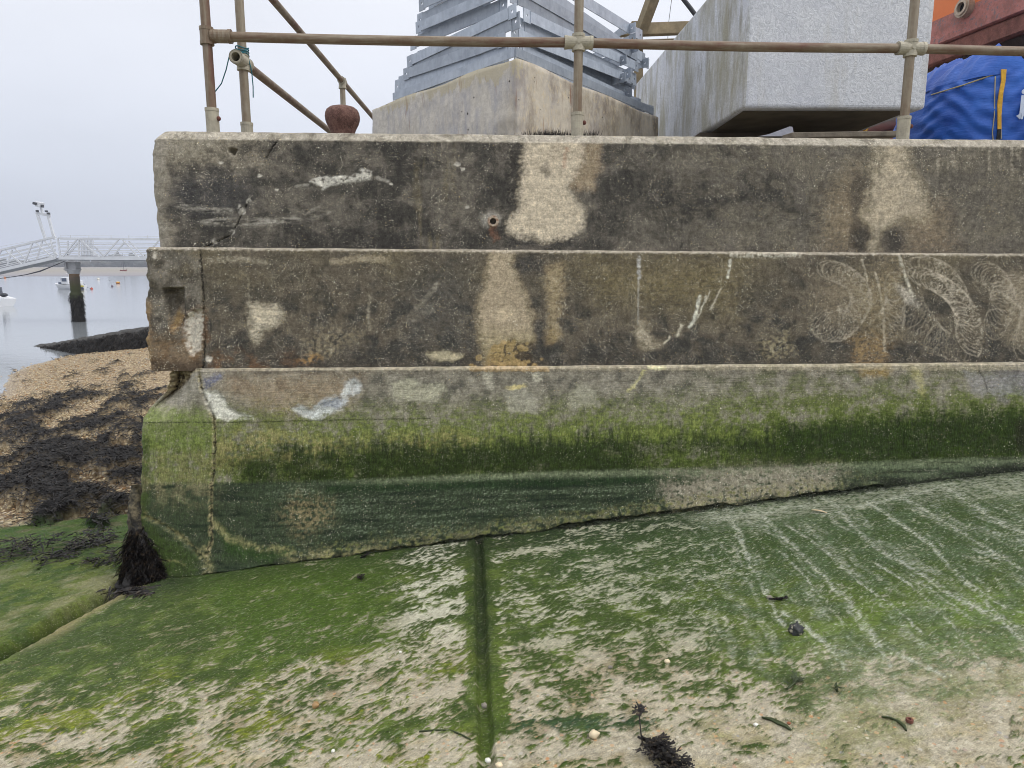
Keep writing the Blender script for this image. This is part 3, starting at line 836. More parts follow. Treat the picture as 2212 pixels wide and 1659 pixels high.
SLIP = mat_slip()
eA = on_slip(250, 1286); eB = on_slip(-6, 1428)
# the joint at the slab's left edge, described in the wall's own frame: m = distance in front of the wall
mA = WY0 + WSL * eA.x - eA.y; mB = WY0 + WSL * eB.x - eB.y


def joint_x(m): return eA.x + (eB.x - eA.x) * (m - mA) / (mB - mA)


gA = on_slip(1034, 1170); gB = on_slip(1050, 1640)
gmA = WY0 + WSL * gA.x - gA.y; gmB = WY0 + WSL * gB.x - gB.y


def slip_paint(U, V, X, M, dj, dg):
    nb = fbm(X * 1.6, M * 1.9, 4, 101); nm = fbm(X * 7, M * 9, 5, 102); nf = fbm(X * 40, M * 50, 4, 103)
    wx = fbm(X * 5, M * 5, 3, 104) * .05; wy = fbm(X * 5, M * 5, 3, 105) * .05

    GRAIN[0] = fbm(X * 70, M * 110, 3, 106) * .8 + fbm(X * 24, M * 60, 3, 107) * .4

    def aniso(th, a, b, seed, o=5):
        c, s = math.cos(th), math.sin(th); Y = -M
        x = (X + wx) * c + (Y + wy) * s; y = -(X + wx) * s + (Y + wy) * c
        return fbm(x * a, y * b, o, seed, .58)
    wl = sst(.15, -.25, X)
    S = wl * aniso(.70, 8, 20, 111) + (1 - wl) * aniso(.26, 8, 21, 112)
    Sf = wl * aniso(.74, 26, 80, 113) + (1 - wl) * aniso(.30, 26, 70, 114)
    n1c = fbm(X * 26, M * 40, 4, 171)
    Sx = wl * aniso(.78, 48, 190, 176, 3) + (1 - wl) * aniso(.32, 44, 170, 177, 3)
    N = S * .80 + Sf * .80 + Sx * .50 + n1c * .55 + nf * .65 + .45 * nm + .75 * fbm(X * 3.4 + wx * 8, M * 6.5 + .9 * wl * X, 4, 175)
    N = N / (N.std() + 1e-6)
    # share of the concrete that is covered
    Vn = V + nb * 45 + nm * 18
    lv = V + .16 * (U - 500)
    cl = np.interp((lv + nb * 40).ravel(), [1190, 1360, 1440, 1520, 1580, 1650], [.97, .95, .84, .56, .40, .20]).reshape(U.shape)
    patch = pmask(U + nm * 60, V + nm * 30, [(880, 1190), (1020, 1175), (1026, 1570), (690, 1610), (720, 1490), (800, 1400), (850, 1300)], 55)
    cl = cl * (1 - patch) + patch * np.interp(V.ravel(), [1190, 1400, 1480, 1570, 1610], [.52, .44, .32, .26, .10]).reshape(U.shape)
    vr = V + .10 * (U - 1070)
    cr_ = np.interp((vr + nb * 40).ravel(), [1150, 1330, 1420, 1500, 1560, 1640], [.78, .69, .51, .43, .33, .06]).reshape(U.shape)
    film = sst(1460, 1640, U + nb * 60) * sst(1500, 1380, V + nb * 40)
    cr_ = cr_ * (1 - film) + film * .97
    cov = np.where(U < 1034, cl, cr_)
    cov += .42 * lmask(U, V + nm * 30, [(640, 1598), (800, 1584), (1020, 1566), (1090, 1572), (1300, 1562), (1420, 1570)], 14, 16)
    cov += .5 * emask(U + nm * 20, V + nm * 12, 130, 1630, 36, 18, .7) + .3 * emask(U + nm * 20, V + nm * 12, 500, 1590, 60, 24, .7)
    cov += .30 * pmask(U + nm * 30, V + nm * 20, [(1480, 1430), (1680, 1450), (1760, 1530), (1650, 1565), (1480, 1560)], 40)
    cov += .35 * pmask(U + nm * 30, V + nm * 15, [(2060, 1610), (2230, 1590), (2230, 1670), (2030, 1665)], 20)
    cov += .9 * sst(.080, .025, np.abs(dg) + nm * .04 - .02 * sst(1450, 1560, V)) * sst(1680, 1500, V + nm * 20) + .5 * sst(.04, .015, np.abs(dg))
    cov -= .6 * sst(.05, .0, -dj + nm * .03) * sst(-.06, -.03, dj)
    cov = np.clip(cov, .012, .988)
    z = 4.91 * ((1 - cov) ** .14 - cov ** .14)
    al = sst(-.50, .42, N - z)
    fade = sst(1650, 1900, U) * sst(1330, 1500, V) * sst(1640, 1500, V + (U - 1900) * .08)
    al = al * (1 - .55 * fade) + .42 * fade * sst(-.5, .3, nm + .5 * n1c) * sst(1600, 1480, V + (U - 1900) * .1 + nb * 50)
    col = np.zeros(U.shape + (3,)); col[:] = cs(168, 161, 142)
    mixc(col, cs(146, 136, 112), sst(-.1, .5, nm + .4 * nb)); mixc(col, cs(184, 178, 162), .5 * sst(.0, .5, nf - .3 * nm))
    mixc(col, cs(188, 188, 170), .8 * sst(1450, 1300, V + nb * 40)); mixc(col, cs(160, 148, 108), .4 * sst(.0, .5, fbm(X * 5, M * 12, 4, 121)) * sst(1500, 1600, V))
    mixc(col, cs(132, 122, 96), .45 * sst(.1, .6, Sf))
    mixc(col, cs(128, 132, 92), .5 * sst(.0, .5, nb + .6 * nm + .3 * n1c) * sst(1420, 1500, V) * sst(1300, 1600, U))
    mixc(col, cs(110, 100, 80), .5 * sst(.25, .6, fbm(X * 90, M * 130, 3, 172)))
    mixc(col, cs(104, 104, 70), .72 * sst(1480, 1360, V + .14 * (U - 500) + nb * 30) * sst(900, 820, U + nm * 40))
    mixc(col, cs(136, 138, 112), .45 * sst(1060, 1100, U) * sst(1460, 1360, V))
    # greens
    gcol = np.zeros_like(col); gcol[:] = cs(88, 104, 40)
    mixc(gcol, cs(62, 80, 24), sst(-.15, .35, nm + .5 * nb + .2)); 
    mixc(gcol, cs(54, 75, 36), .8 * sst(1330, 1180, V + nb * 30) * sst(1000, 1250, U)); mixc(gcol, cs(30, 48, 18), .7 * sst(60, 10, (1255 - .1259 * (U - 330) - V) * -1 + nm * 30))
    mixc(gcol, cs(120, 128, 30), .75 * sst(.05, .5, fbm(X * 3, M * 4, 4, 131) + .35 * nf) * sst(1380, 1480, V + .1 * (U - 500)) * sst(1100, 900, U))
    mixc(gcol, cs(74, 98, 22), .6 * pmask(U + nm * 40, V + nm * 20, [(430, 1250), (840, 1195), (830, 1380), (520, 1440)], 60))
    mixc(gcol, cs(100, 122, 50), .8 * sst(1600, 1750, U) * sst(1225, 1300, V + nb * 30 - (U - 1700) * .02) * sst(1460, 1380, V) * sst(-.3, .3, fbm(X * 2, M * 7, 4, 132)))
    mixc(gcol, cs(112, 126, 88), .75 * fade); mixc(gcol, cs(88, 106, 72), .5 * film * sst(-.3, .4, nm + .5 * nb)); mixc(gcol, cs(44, 70, 48), .6 * pmask(U, V, [(1050, 1560), (1420, 1540), (1420, 1580), (1060, 1590)], 14))
    mixc(gcol, cs(34, 50, 16), .85 * sst(.07, .0, np.abs(dg)) * sst(1600, 1300, V)); mixc(gcol, cs(74, 92, 22), .7 * sst(.09, .02, np.abs(dg - .03)) * sst(1420, 1500, V))
    mixc(gcol, cs(150, 160, 130), .35 * sst(.25, .6, -Sf + .5 * nf)); mixc(gcol, cs(34, 50, 16), .4 * sst(.2, .6, Sf))
    mixc(gcol, cs(196, 200, 60), .5 * sst(.45, .75, nf + .3 * Sf) * sst(1380, 1500, V) * sst(1000, 800, U))
    for k in range(3): col[..., k] += (gcol[..., k] - col[..., k]) * al
    # thin grey film over the flecks at the right
    mixc(col, cs(112, 124, 98), .45 * sst(1150, 1500, U) * sst(1420, 1250, V) * (1 - al))
    # dried water trails
    tr = np.zeros(U.shape)
    for pts, w in (([(1560, 1090), (1600, 1170), (1640, 1250), (1668, 1310), (1690, 1350)], 12), ([(1618, 1085), (1670, 1140), (1760, 1225), (1830, 1300), (1890, 1380), (1930, 1450)], 13), ([(1795, 1085), (1845, 1140), (1900, 1190), (1990, 1240), (2060, 1290), (2150, 1330), (2240, 1372)], 13),
                   ([(1865, 1078), (1930, 1122), (2000, 1170), (2050, 1225), (2110, 1280), (2160, 1340), (2215, 1390)], 11), ([(1960, 1080), (2060, 1140), (2140, 1190), (2230, 1245)], 10), ([(2050, 1058), (2130, 1112), (2230, 1165)], 16), ([(1690, 1130), (1740, 1160), (1795, 1200), (1850, 1255), (1930, 1310), (1990, 1370)], 6),
                   ([(1690, 1195), (1740, 1245), (1790, 1310), (1820, 1350)], 6), ([(1690, 1325), (1735, 1350), (1790, 1400), (1830, 1450)], 12), ([(1880, 1210), (1960, 1260), (2040, 1330), (2090, 1400), (2150, 1460)], 6), ([(1760, 1110), (1850, 1090), (1960, 1072), (2060, 1052)], 12), ([(1540, 1120), (1640, 1105), (1760, 1092)], 12), ([(2080, 1250), (2150, 1300), (2230, 1330)], 7), ([(1830, 1300), (1870, 1360), (1950, 1420), (2040, 1460)], 9)):
        wob = fbm(U / 26, V / 26, 5, 141, .6) * 20 + fbm(U / 90, V / 90, 3, 142) * 14
        w = w * (.75 + .5 * fbm(U / 60, V / 60, 3, int(pts[0][0])).mean())
        tr = np.maximum(tr, lmask(U + wob, V + wob * .6, pts, w * .38, w * .6))
    fl = sst(.45, .80, 1 - 2.0 * np.abs(fbm(X * 34 + wx * 30, M * 52, 3, 151))) * sst(-.6, .05, fbm(X * 14, M * 24, 3, 152) + .25 * tr)
    tr = tr * (.75 + .5 * fbm(X * 6, M * 8, 3, 154))
    t0 = on_slip(1795, 1085); t1 = on_slip(2060, 1290)
    dx_, dm_ = t1.x - t0.x, (WY0 + WSL * t1.x - t1.y) - (WY0 + WSL * t0.x - t0.y)
    ln = math.hypot(dx_, dm_); dx_ /= ln; dm_ /= ln
    ac = X * dm_ - M * dx_ + .05 * fbm(X * 3, M * 3, 4, 191) ; ag = X * dx_ + M * dm_
    thin = sst(.70, .94, 1 - 1.5 * np.abs(fbm(ac * 9, ag * .8, 3, 192))) * sst(1440, 1600, U + nb * 60) * sst(1500, 1360, V + nb * 50)
    tr = tr * 1.1; thin = thin * sst(-.5, .3, fbm(X * 5, M * 5, 3, 193))
    tr = np.maximum(tr, .42 * thin)
    trm = np.clip(tr * 1.3, 0, 1) * fl
    shw = pmask(U + nm * 40, V + nm * 16, [(1480, 1118), (1700, 1078), (1900, 1052), (2240, 1012), (2240, 1080), (2080, 1075), (1900, 1085), (1760, 1112), (1600, 1140)], 22)
    mixc(col, cs(150, 154, 134), .75 * shw * sst(-.5, .3, n1c + nf)); al = al * (1 - .6 * shw)
    mixc(col, cs(186, 188, 174), .95 * trm); mixc(col, cs(132, 138, 120), .34 * tr); al = al * (1 - .8 * trm)
    # sprinkled pale scraps
    sp = sst(.42, .58, fbm(X * 75, M * 90, 2, 153)) * sst(1350, 1550, U)
    mixc(col, cs(176, 182, 160), .6 * sp * sst(1520, 1420, V))
    al = np.clip(al, 0, 1); bare = 1 - al
    GRAIN[0] = None
    col = col * np.exp(.26 * fbm(X * 55, M * 80, 4, 173, .65) + .16 * fbm(X * 14, M * 22, 4, 174))[..., None]
    wet = .25 * al + .5 * sst(.05, .02, np.abs(dg))
    col = .16 * (np.clip(col, .002, 1) / .16) ** 1.06
    return np.clip(col, .004, .85), np.clip(np.stack([al, bare * sst(1350, 1560, V + nm * 40), wet], -1), 0, 1), S, Sf, al


def slip_mesh(apron=False):
    mm = np.concatenate([np.linspace(-.10, .55, 150, endpoint=False), np.linspace(.55, 2.85, 430)])[:, None]
    if not apron:
        tt = np.linspace(0, 1, 1250)[None]
        x0 = joint_x(mm) - .055; x1 = 1.05 * (WY0 - mm) + .9
        X = x0 + (x1 - x0) * tt
    else:
        mm = np.concatenate([np.linspace(-1.4, .55, 220, endpoint=False), np.linspace(.55, 2.2, 140)])[:, None]
        tt = np.linspace(0, 1, 300)[None] ** 1.25
        x1 = np.maximum(joint_x(mm) - .04, -9); x1 = np.minimum(x1, -1.86 + 0 * mm); X = x1 - 3.6 * tt
    M = mm + 0 * X
    Y = WY0 + WSL * X - M
    h = slip_h(X)
    U, V = chart(X, Y, h)
    dj = joint_x(M) - X                                  # > 0 beyond the joint
    dg = X - (gA.x + (gB.x - gA.x) * (M - gmA) / (gmB - gmA))
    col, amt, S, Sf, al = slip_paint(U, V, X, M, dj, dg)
    z = h + fbm(X * 1.3, M * 1.3, 3, 161) * .006 + al * (.004 + S * .005 + Sf * .0035) + fbm(X * 45, M * 45, 3, 162) * .0012
    if not apron:
        e = np.abs(dg + fbm(M * 6, X * 0, 4, 163) * .012)
        z -= .028 * sst(.030, .010, e) - .006 * sst(.09, .035, e) * sst(1600, 1400, V)
        edge = sst(-.03, .05, dj + fbm(M * 9, X * 3, 4, 164) * .018)
        z -= .16 * edge
        sh = sst(-.14, -.01, dj + fbm(M * 5, X * 3, 4, 165) * .05)
        mixc(col, cs(150, 138, 100), .75 * sh * sst(0, .2, sh) * sst(1450, 1330, V)); amt[..., 0] *= 1 - .8 * sh
        mixc(col, cs(46, 38, 26), .9 * sst(.5, .95, edge))
        f = fbm(M * 8, X * 8, 4, 166)
    else:
        d2 = dj - .05
        edge = sst(.10, -.02, d2 + fbm(M * 5, X * 5, 4, 167) * .05)
        z += .012 + .03 * fbm(X * 2.2, M * 2.2, 4, 168) - .20 * edge - .10 * sst(-.25, -1.2, M)
        g = np.zeros_like(col); g[:] = cs(98, 112, 46)
        nm = fbm(X * 8, M * 12, 5, 169); nb = fbm(X * 2.5, M * 3, 4, 170)
        mixc(g, cs(64, 88, 30), sst(-.3, .3, nm)); mixc(g, cs(152, 148, 108), .65 * sst(-.05, .45, nb + .6 * nm) * sst(1205, 1260, V)); mixc(g, cs(66, 100, 38), .5 * sst(1215, 1150, V + nm * 20)); mixc(g, cs(120, 112, 84), .6 * sst(.0, .4, fbm(X * 4, M * 9, 4, 181)) * sst(1215, 1170, V)); g = .85 * g * np.exp(.3 * fbm(X * 40, M * 60, 4, 182, .65))[..., None]
        mixc(g, cs(26, 38, 12), .9 * sst(.35, .8, edge)); mixc(g, cs(46, 58, 20), .7 * sst(.0, .5, edge))
        col = g; amt[..., 0] = .9 * (1 - edge * .4); amt[..., 1] = 0
    P = np.stack([X, Y, z + EYE], -1)
    o = grid_mesh('slipway_apron' if apron else 'slipway', P, {'tint': col, 'amt': amt}, SLIP, flip=not apron)
    return tag(o, kind='structure')


slip_mesh(); slip_mesh(True)
# the slip carries on past the visible part (a step lower so that nothing is coplanar)
mb = MB()
pl = [(-6, 4.6 - 2.0), (9, 3.9), (9, -8), (-12, -8)]
mb.add([(x, y, EYE + slip_h(x) - .05) for x, y in ((-1.86, 3.5), (12, 4.2), (12, -9), (-9, -9), (-9, 1.2), (-3.2, 1.2))], [(0, 1, 2, 3, 4, 5)][::-1])
o = mb.build('lower_slab', simple('bare_slip_concrete', (150, 142, 118), .85, .3, 6))
o['kind'] = 'structure'; o.name = 'slipway_base'

# quay deck behind the coping
mb = MB()
mb.add([(-1.77, WY0 - .1 + .07, EYE + WTOP - .006), (30, WY0 + 1.65 + .07, EYE + WTOP - .006), (30, 45, EYE + WTOP - .006), (-1.77, 45, EYE + WTOP - .006)], [(0, 1, 2, 3)])
mb.add([(-1.80, 6.0, -1.5), (-1.80, 45, -1.5), (-1.80, 45, EYE + WTOP - .02), (-1.80, 6.0, EYE + WTOP - .02)], [(3, 2, 1, 0)])
tag(mb.build('quay_deck', simple('quay_surface', (130, 124, 112), .9, .3, 5)), kind='structure')
# ------------------------------------------------------------------ railings
def mat_pipe(name, rust, horiz=False):
    g = G(name)
    n = g.noise(1.0, 6, 0.65, g.pos((2.2, 5, 14) if horiz else (14, 14, 2.2)))
    n2 = g.noise(30, 6, 0.7)
    t = g.addm(g.mul(n, .75), g.mul(n2, .25))
    c = g.ramp(g.addm(t, rust), [(.28, lin((146, 141, 128))), (.42, lin((132, 121, 104))), (.55, lin((110, 93, 76))), (.68, lin((98, 68, 56))), (.85, lin((80, 50, 43)))])
    st = g.noise(1.0, 3, .5, g.pos((3, 60, 60) if horiz else (60, 60, 2.5)))
    c = g.mix(g.mapr(st, .5, .68, 0, .45), c, lin((150, 143, 128)))
    return g.fin(c, .62, g.bump(n2, .35, .003), .15)


PIPE_RUSTY = mat_pipe('rusted_galvanised_pipe', .08)
PIPE_RAIL = mat_pipe('weathered_rail_pipe', .05, True)
PIPE_PALE = mat_pipe('pale_galvanised_pipe', -.07)
FIT = simple('galvanised_fitting', (158, 152, 136), .65, .22, 28, .1, .45, .004)
FIT_R = mat_pipe('rust_stained_fitting', .02)
RUST = simple('rust', (92, 54, 46), .85, .35, 18, 0, .6, .006)
RP = .0242


def sleeve(mb, c, d, L, r=.0325):
    c = Vector(c); d = Vector(d).normalized()
    mb.pipe(c - d * L / 2, c + d * L / 2, r, RP * .98)
    for e in (-1, 1):
        mb.pipe(c + d * (e * (L / 2 - .008)) - d * .008, c + d * (e * (L / 2 - .008)) + d * .008, r * 1.06, r * .95)


def wall_pt(X, n, h): return Vector((X, WY0 + WSL * X - n, EYE + h))


RAILH, TOPH = 1.156, 1.66
XD = Vector((1, WSL, 0)).normalized()
front = thing('guard_rail', wall_pt(.35, -.16, WTOP), 'weathered pipe railing standing along the front edge of the quay wall', 'railing')
for k, X in enumerate((-1.561, .35, 2.154, 4.05)):
    m = MB().tube([wall_pt(X, -.16, WTOP + .01), wall_pt(X, -.16, RAILH), wall_pt(X, -.16, TOPH)], RP)
    p = m.build('post', PIPE_RUSTY if k == 0 else PIPE_PALE, front)
    if k == 0: p['label'] = 'rusty brown end post'
    m = MB(); sleeve(m, wall_pt(X, -.16, WTOP + .07), (0, 0, 1), .135, .033)
    sk = m.build('base_socket', FIT, front)
    MB().blob(wall_pt(X + .036, -.15, WTOP + .085), (.012, .012, .012), 3, .05, 8, 6).build('set_screw', RUST, sk)
    m = MB(); sleeve(m, wall_pt(X, -.16, RAILH), (0, 0, 1), .085)
    if k == 0:
        sleeve(m, wall_pt(X + .075, -.16, RAILH), XD, .10)
    else:
        sleeve(m, wall_pt(X, -.16, RAILH), XD, .15); m.tube([wall_pt(X, -.16 + .02, RAILH), wall_pt(X, -.16 + .037, RAILH)], .012, 10)
    m.build('tee_fitting', FIT_R if k == 0 else FIT, front)
    m = MB(); sleeve(m, wall_pt(X, -.16, TOPH), (0, 0, 1), .085); sleeve(m, wall_pt(X, -.16, TOPH), XD, .15)
    m.build('tee_fitting', FIT, front)
    if X < 4:
        nx_ = (-1.561, .35, 2.154, 4.05)[k + 1]
        for h in (RAILH, TOPH):
            pts = [wall_pt(X + (nx_ - X) * t, -.16, h - .006 * math.sin(PI * t)) for t in np.linspace(0, 1, 7)]
            MB().tube(pts, RP).build('rail', PIPE_RAIL, front)

side = thing('guard_rail', (-1.53, 5.2, EYE + WTOP), 'second pipe railing running back from the quay corner behind the front railing', 'railing')
XB = -1.505


def sp(Y, h): return Vector((XB - .018 * (Y - 4.15), Y, EYE + h - (.035 if abs(h - RAILH) < .08 else 0)))


for k, Y in enumerate((4.13, 6.72, 9.3)):
    MB().tube([sp(Y, WTOP), sp(Y, RAILH), sp(Y, 1.66 if k else 1.68)], RP).build('post', PIPE_PALE, side)
    m = MB(); sleeve(m, sp(Y, RAILH), (0, 0, 1), .09); sleeve(m, sp(Y - (.02 if k == 0 else 0), RAILH + (.0 if k else 0)), (0, 1, 0), .17, .036)
    m.build('tee_fitting', FIT, side)
    m = MB(); sleeve(m, sp(Y, 1.64), (0, 0, 1), .09); sleeve(m, sp(Y, 1.66), (0, 1, 0), .10); m.build('tee_fitting', FIT, side)
    m = MB(); sleeve(m, sp(Y, WTOP + .065), (0, 0, 1), .13, .033); m.build('base_socket', FIT, side)
MB().tube([sp(4.16, RAILH), sp(5.5, RAILH), sp(9.3, RAILH)], RP).build('rail', PIPE_RAIL, side)
MB().tube([sp(4.1, 1.66), sp(5.5, 1.66), sp(9.3, 1.66)], RP).build('rail', PIPE_RAIL, side)

# blue twine tied round the fitting
TW = simple('teal_twine', (28, 92, 104), .8, .2, 60)
tw = MB(); c = sp(4.13, RAILH + .062)
for k in range(4):
    tw.tube([c + Vector((.034 * math.cos(t), .034 * math.sin(t), -.012 * k + .006 * math.sin(2 * t + k) + .010)) for t in np.linspace(0, 2 * PI, 20)], .0035, 6)
a = c + Vector((-.035, -.02, 0))
tw.tube([a, a + Vector((-.02, -.02, -.03)), a + Vector((-.05, -.01, -.11)), a + Vector((-.085, 0, -.18)), a + Vector((-.125, 0, -.225))], .0032, 6)
a = c + Vector((.034, 0, -.05))
tw.tube([a, a + Vector((.012, 0, -.06)), a + Vector((.015, 0, -.14)), a + Vector((.012, 0, -.20))], .003, 6)
tag(tw.build('twine', TW), 'teal twine knotted round the side railing post with loose ends hanging', 'twine')

# ------------------------------------------------------------------ bollard
bc = Vector((at(740, 260, 5.25).x, 5.25, EYE + WTOP))
prof = [(.0, 0), (.11, 0), (.115, .05), (.098, .18), (.093, .27), (.098, .32), (.110, .36), (.124, .395), (.135, .43), (.140, .462), (.139, .492), (.131, .520), (.114, .545), (.088, .562), (.05, .572), (.0, .575)]
pr = []
for (r0, z0), (r1, z1) in zip(prof[:-1], prof[1:]):
    for t in np.linspace(0, 1, 4, endpoint=False): pr.append((r0 + (r1 - r0) * t, z0 + (z1 - z0) * t))
g = G('rusted_iron')
n = g.noise(16, 8, .72); n2 = g.noise(70, 6, .7)
cc = g.ramp(g.addm(g.mul(n, .6), g.mul(n2, .4)), [(.32, lin((58, 40, 37))), (.46, lin((94, 64, 57))), (.56, lin((126, 94, 84))), (.68, lin((84, 54, 46)))])
RUSTY = g.fin(cc, .85, g.bump(g.addm(n, n2), 1.0, .012))
pr = []
P_ = [(.0, 0), (.118, 0), (.115, .03), (.092, .10), (.083, .2), (.081, .255), (.087, .285), (.100, .312), (.113, .336), (.1215, .362), (.1235, .388), (.120, .412), (.109, .434), (.088, .450), (.055, .459), (.0, .462)]
for (r0, z0), (r1, z1) in zip(P_[:-1], P_[1:]):
    for t in np.linspace(0, 1, 3, endpoint=False): pr.append((r0 + (r1 - r0) * t, z0 + (z1 - z0) * t))
tag(MB().lathe(pr, bc, 36, .006).build('bollard', RUSTY), 'rusty brown mushroom topped mooring bollard on the quay edge', 'bollard')

# ------------------------------------------------------------------ stained concrete block
def mat_block():
    g = G('stained_block_concrete')
    p = g.pos()
    n = g.noise(3.2, 6, .6, p); n2 = g.noise(24, 8, .7, p); nv = g.noise(1, 6, .7, g.pos((7, 7, 2.6))); fl = g.noise(1, 6, .7, g.pos((34, 34, 24)))
    sx = g.n('ShaderNodeSeparateXYZ', i0=g.n('ShaderNodeNewGeometry', out=0))
    sx = sx.node.outputs
    c = g.mix(g.mapr(n2, .3, .7), lin((172, 167, 160)), lin((206, 201, 192)))
    c = g.mix(g.mapr(nv, .45, .62, 0, .7), c, lin((152, 153, 164)))
    warm = g.mapr(sx[0], -.06, .12)
    brown = g.mul(warm, g.mapr(g.addm(g.mul(n, .6), g.mul(nv, .4)), .46, .62, 0, .72))
    c = g.mix(g.mul(warm, .35), c, lin((184, 168, 138)))
    c = g.mix(brown, c, lin((104, 88, 68)))
    c = g.mix(g.mul(warm, g.mapr(fl, .54, .6, 0, .55)), c, lin((196, 180, 150)))
    # washed yellow band along the top edge
    zz = g.addm(g.addm(sx[2], g.mul(g.math('SUBTRACT', nv, .5), .55)), g.addm(g.mul(g.math('SUBTRACT', n2, .5), .10), g.mul(warm, -.12)))
    c = g.mix(g.mapr(g.addm(zz, g.mul(sx[1], -.03)), EYE + 1.05, EYE + 1.075, 0, .7), c, lin((180, 170, 142)))
    rs = g.noise(1, 4, .6, g.pos((22, 22, 2.2)))
    c = g.mix(g.mapr(rs, .63, .72, 0, .7), c, lin((128, 84, 56)))
    d = g.vor(20, p); c5 = g.sep(g.vor(20, p, out=1))
    c = g.mix(g.mul(g.math('LESS_THAN', d, g.mul(c5[1], .16)), g.math('GREATER_THAN', c5[0], .72)), c, (.03, .026, .02))
    return g.fin(c, .9, g.bump(g.addm(n2, g.mul(fl, .5)), .5, .01))


BLK = mat_block()
bk = thing('concrete_block', (.1, 5.4, EYE + WTOP), 'stained pale concrete block with its corner facing out, under the stack of steel bars', 'concrete block')
BH = 1.275
C0 = at(1113, 121, 4.6); cL = at(800, 236, 6.06); cR = at(1426, 253, 6.42)
pt = [Vector((C0.x, C0.y, 0)), Vector((cR.x, cR.y, 0)), Vector((.15, 7.9, 0)), Vector((cL.x, cL.y, 0))]
V = []; nE = 60; nZ = 26
edges = [(pt[i], pt[(i + 1) % 4]) for i in range(4)]
me_v = []; me_f = []
cols_ = []
for (a, b) in edges:
    for t in np.linspace(0, 1, nE, endpoint=False): cols_.append(a.lerp(b, t))
cen = Vector((.1, 6.2, 0))
NC = len(cols_)
for j in range(nZ + 4):
    for i, c in enumerate(cols_):
        if j <= nZ:
            h = WTOP + (BH - WTOP) * j / nZ; inset = 0.0
        else:
            k = j - nZ; h = BH + .006 * math.sin(k / 3 * PI / 2); inset = .010 * k
        e = min(i % nE, nE - i % nE)
        d = (c - cen).normalized()
        rnd = math.sin(i * 1.7 + j * .9) * .0015 + math.sin(i * .31) * math.cos(j * .5) * .004
        arr = -.014 * max(0, 1 - e / 1.5) - inset
        # broken hollow at the foot of the corner
        q = math.hypot((c - cols_[nE - 2]).length * 0 + (c.x - C0.x + .06) / .09, (h - WTOP - .17) / .085)
        hol = -.07 * max(0, 1 - q) if c.y < 5.0 else 0
        V.append(c + d * (arr + rnd + hol) + Vector((0, 0, EYE + h + (.008 * math.sin(i * .23) if j >= nZ else 0))))
F = []
for j in range(nZ + 3):
    for i in range(NC):
        a = j * NC + i; b = j * NC + (i + 1) % NC
        F.append((a, b, b + NC, a + NC))
F.append(tuple(range((nZ + 3) * NC, (nZ + 4) * NC)))
m = MB(); m.add(V, F[:-1], True); m.add(V[-NC:], [tuple(range(NC))])
m.build('block_body', BLK, bk)

# black bristly weed along its foot
m = MB(); rr = random.Random(5)
for k in range(900):
    right = rr.random() < .6
    if right: px = rr.gauss(1185, 26) if rr.random() < .7 else rr.gauss(1260, 14)
    else: px = rr.uniform(990, 1110)
    t = (px - 1113) / (1426 - 1113) if px > 1113 else (1113 - px) / (1113 - 800)
    Yw = 3.98 + rr.random() * .08; b = at(px, 287, Yw)
    p = Vector((b.x, Yw, EYE + WTOP - .004))
    hh = (rr.uniform(.03, .062) if right else rr.uniform(.015, .034))
    tip = p + Vector((rr.uniform(-.03, .03), rr.uniform(-.03, .02), hh + .02))
    w_ = .003
    m.add([p + Vector((-w_, 0, 0)), p + Vector((w_, 0, 0)), tip], [(0, 1, 2)])
tag(m.build('dried_weed', simple('black_bristle', (34, 31, 30), .9, .3, 30)), 'black bristly dried weed on the coping in front of the stained block', 'seaweed')

# ------------------------------------------------------------------ stacked galvanised bars
def mat_galv():
    g = G('galvanised_steel')
    ob = g.n('ShaderNodeObjectInfo', out=5)
    v = g.pos()
    d = g.vor(34, v, out=1); n = g.noise(8, 5, .6, v); st = g.noise(1, 4, .6, g.pos((30, 30, 4)))
    c = g.mix(g.mapr(n, .3, .7), lin((140, 149, 163)), lin((168, 177, 190)))
    c = g.mix(g.mul(g.sep(d)[0], .30), c, lin((188, 196, 207)))
    c = g.mix(g.mapr(st, .5, .7, 0, .2), c, lin((112, 119, 130)))
    f = g.mapr(ob, 0, 1, .74, 1.14)
    c = g.mix(1.0, c, g.n('ShaderNodeCombineColor', i0=f, i1=f, i2=f), 'MULTIPLY')
    return g.fin(c, .5, g.bump(n, .15, .003), .12)


GALV = mat_galv(); HOLE = simple('hole_shade', (26, 28, 32), .9, .1, 10, bump=0)


def bar_mesh(L, w=.03, h=.075, crank=.05):
    """a folded strip: flat web with lips, cranked near the ends"""
    m = MB()
    def P(x, y, z): return Vector((x, y, z))
    t = .008
    xs = [0, .10, .20, L - .20, L - .10, L]; zz = [crank, crank, 0, 0, crank * .4, crank * .4]
    for (x0, x1, z0, z1) in zip(xs[:-1], xs[1:], zz[:-1], zz[1:]):
        m.hexa([P(x0, 0, z0), P(x1, 0, z1), P(x1, t, z1), P(x0, t, z0), P(x0, 0, z0 + h), P(x1, 0, z1 + h), P(x1, t, z1 + h), P(x0, t, z0 + h)])
        0 and m.hexa([P(x0, t, z0 + h - t), P(x1, t, z1 + h - t), P(x1, w, z1 + h - t), P(x0, w, z0 + h - t), P(x0, t, z0 + h), P(x1, t, z1 + h), P(x1, w, z1 + h), P(x0, w, z0 + h)]) if w else None
    return m


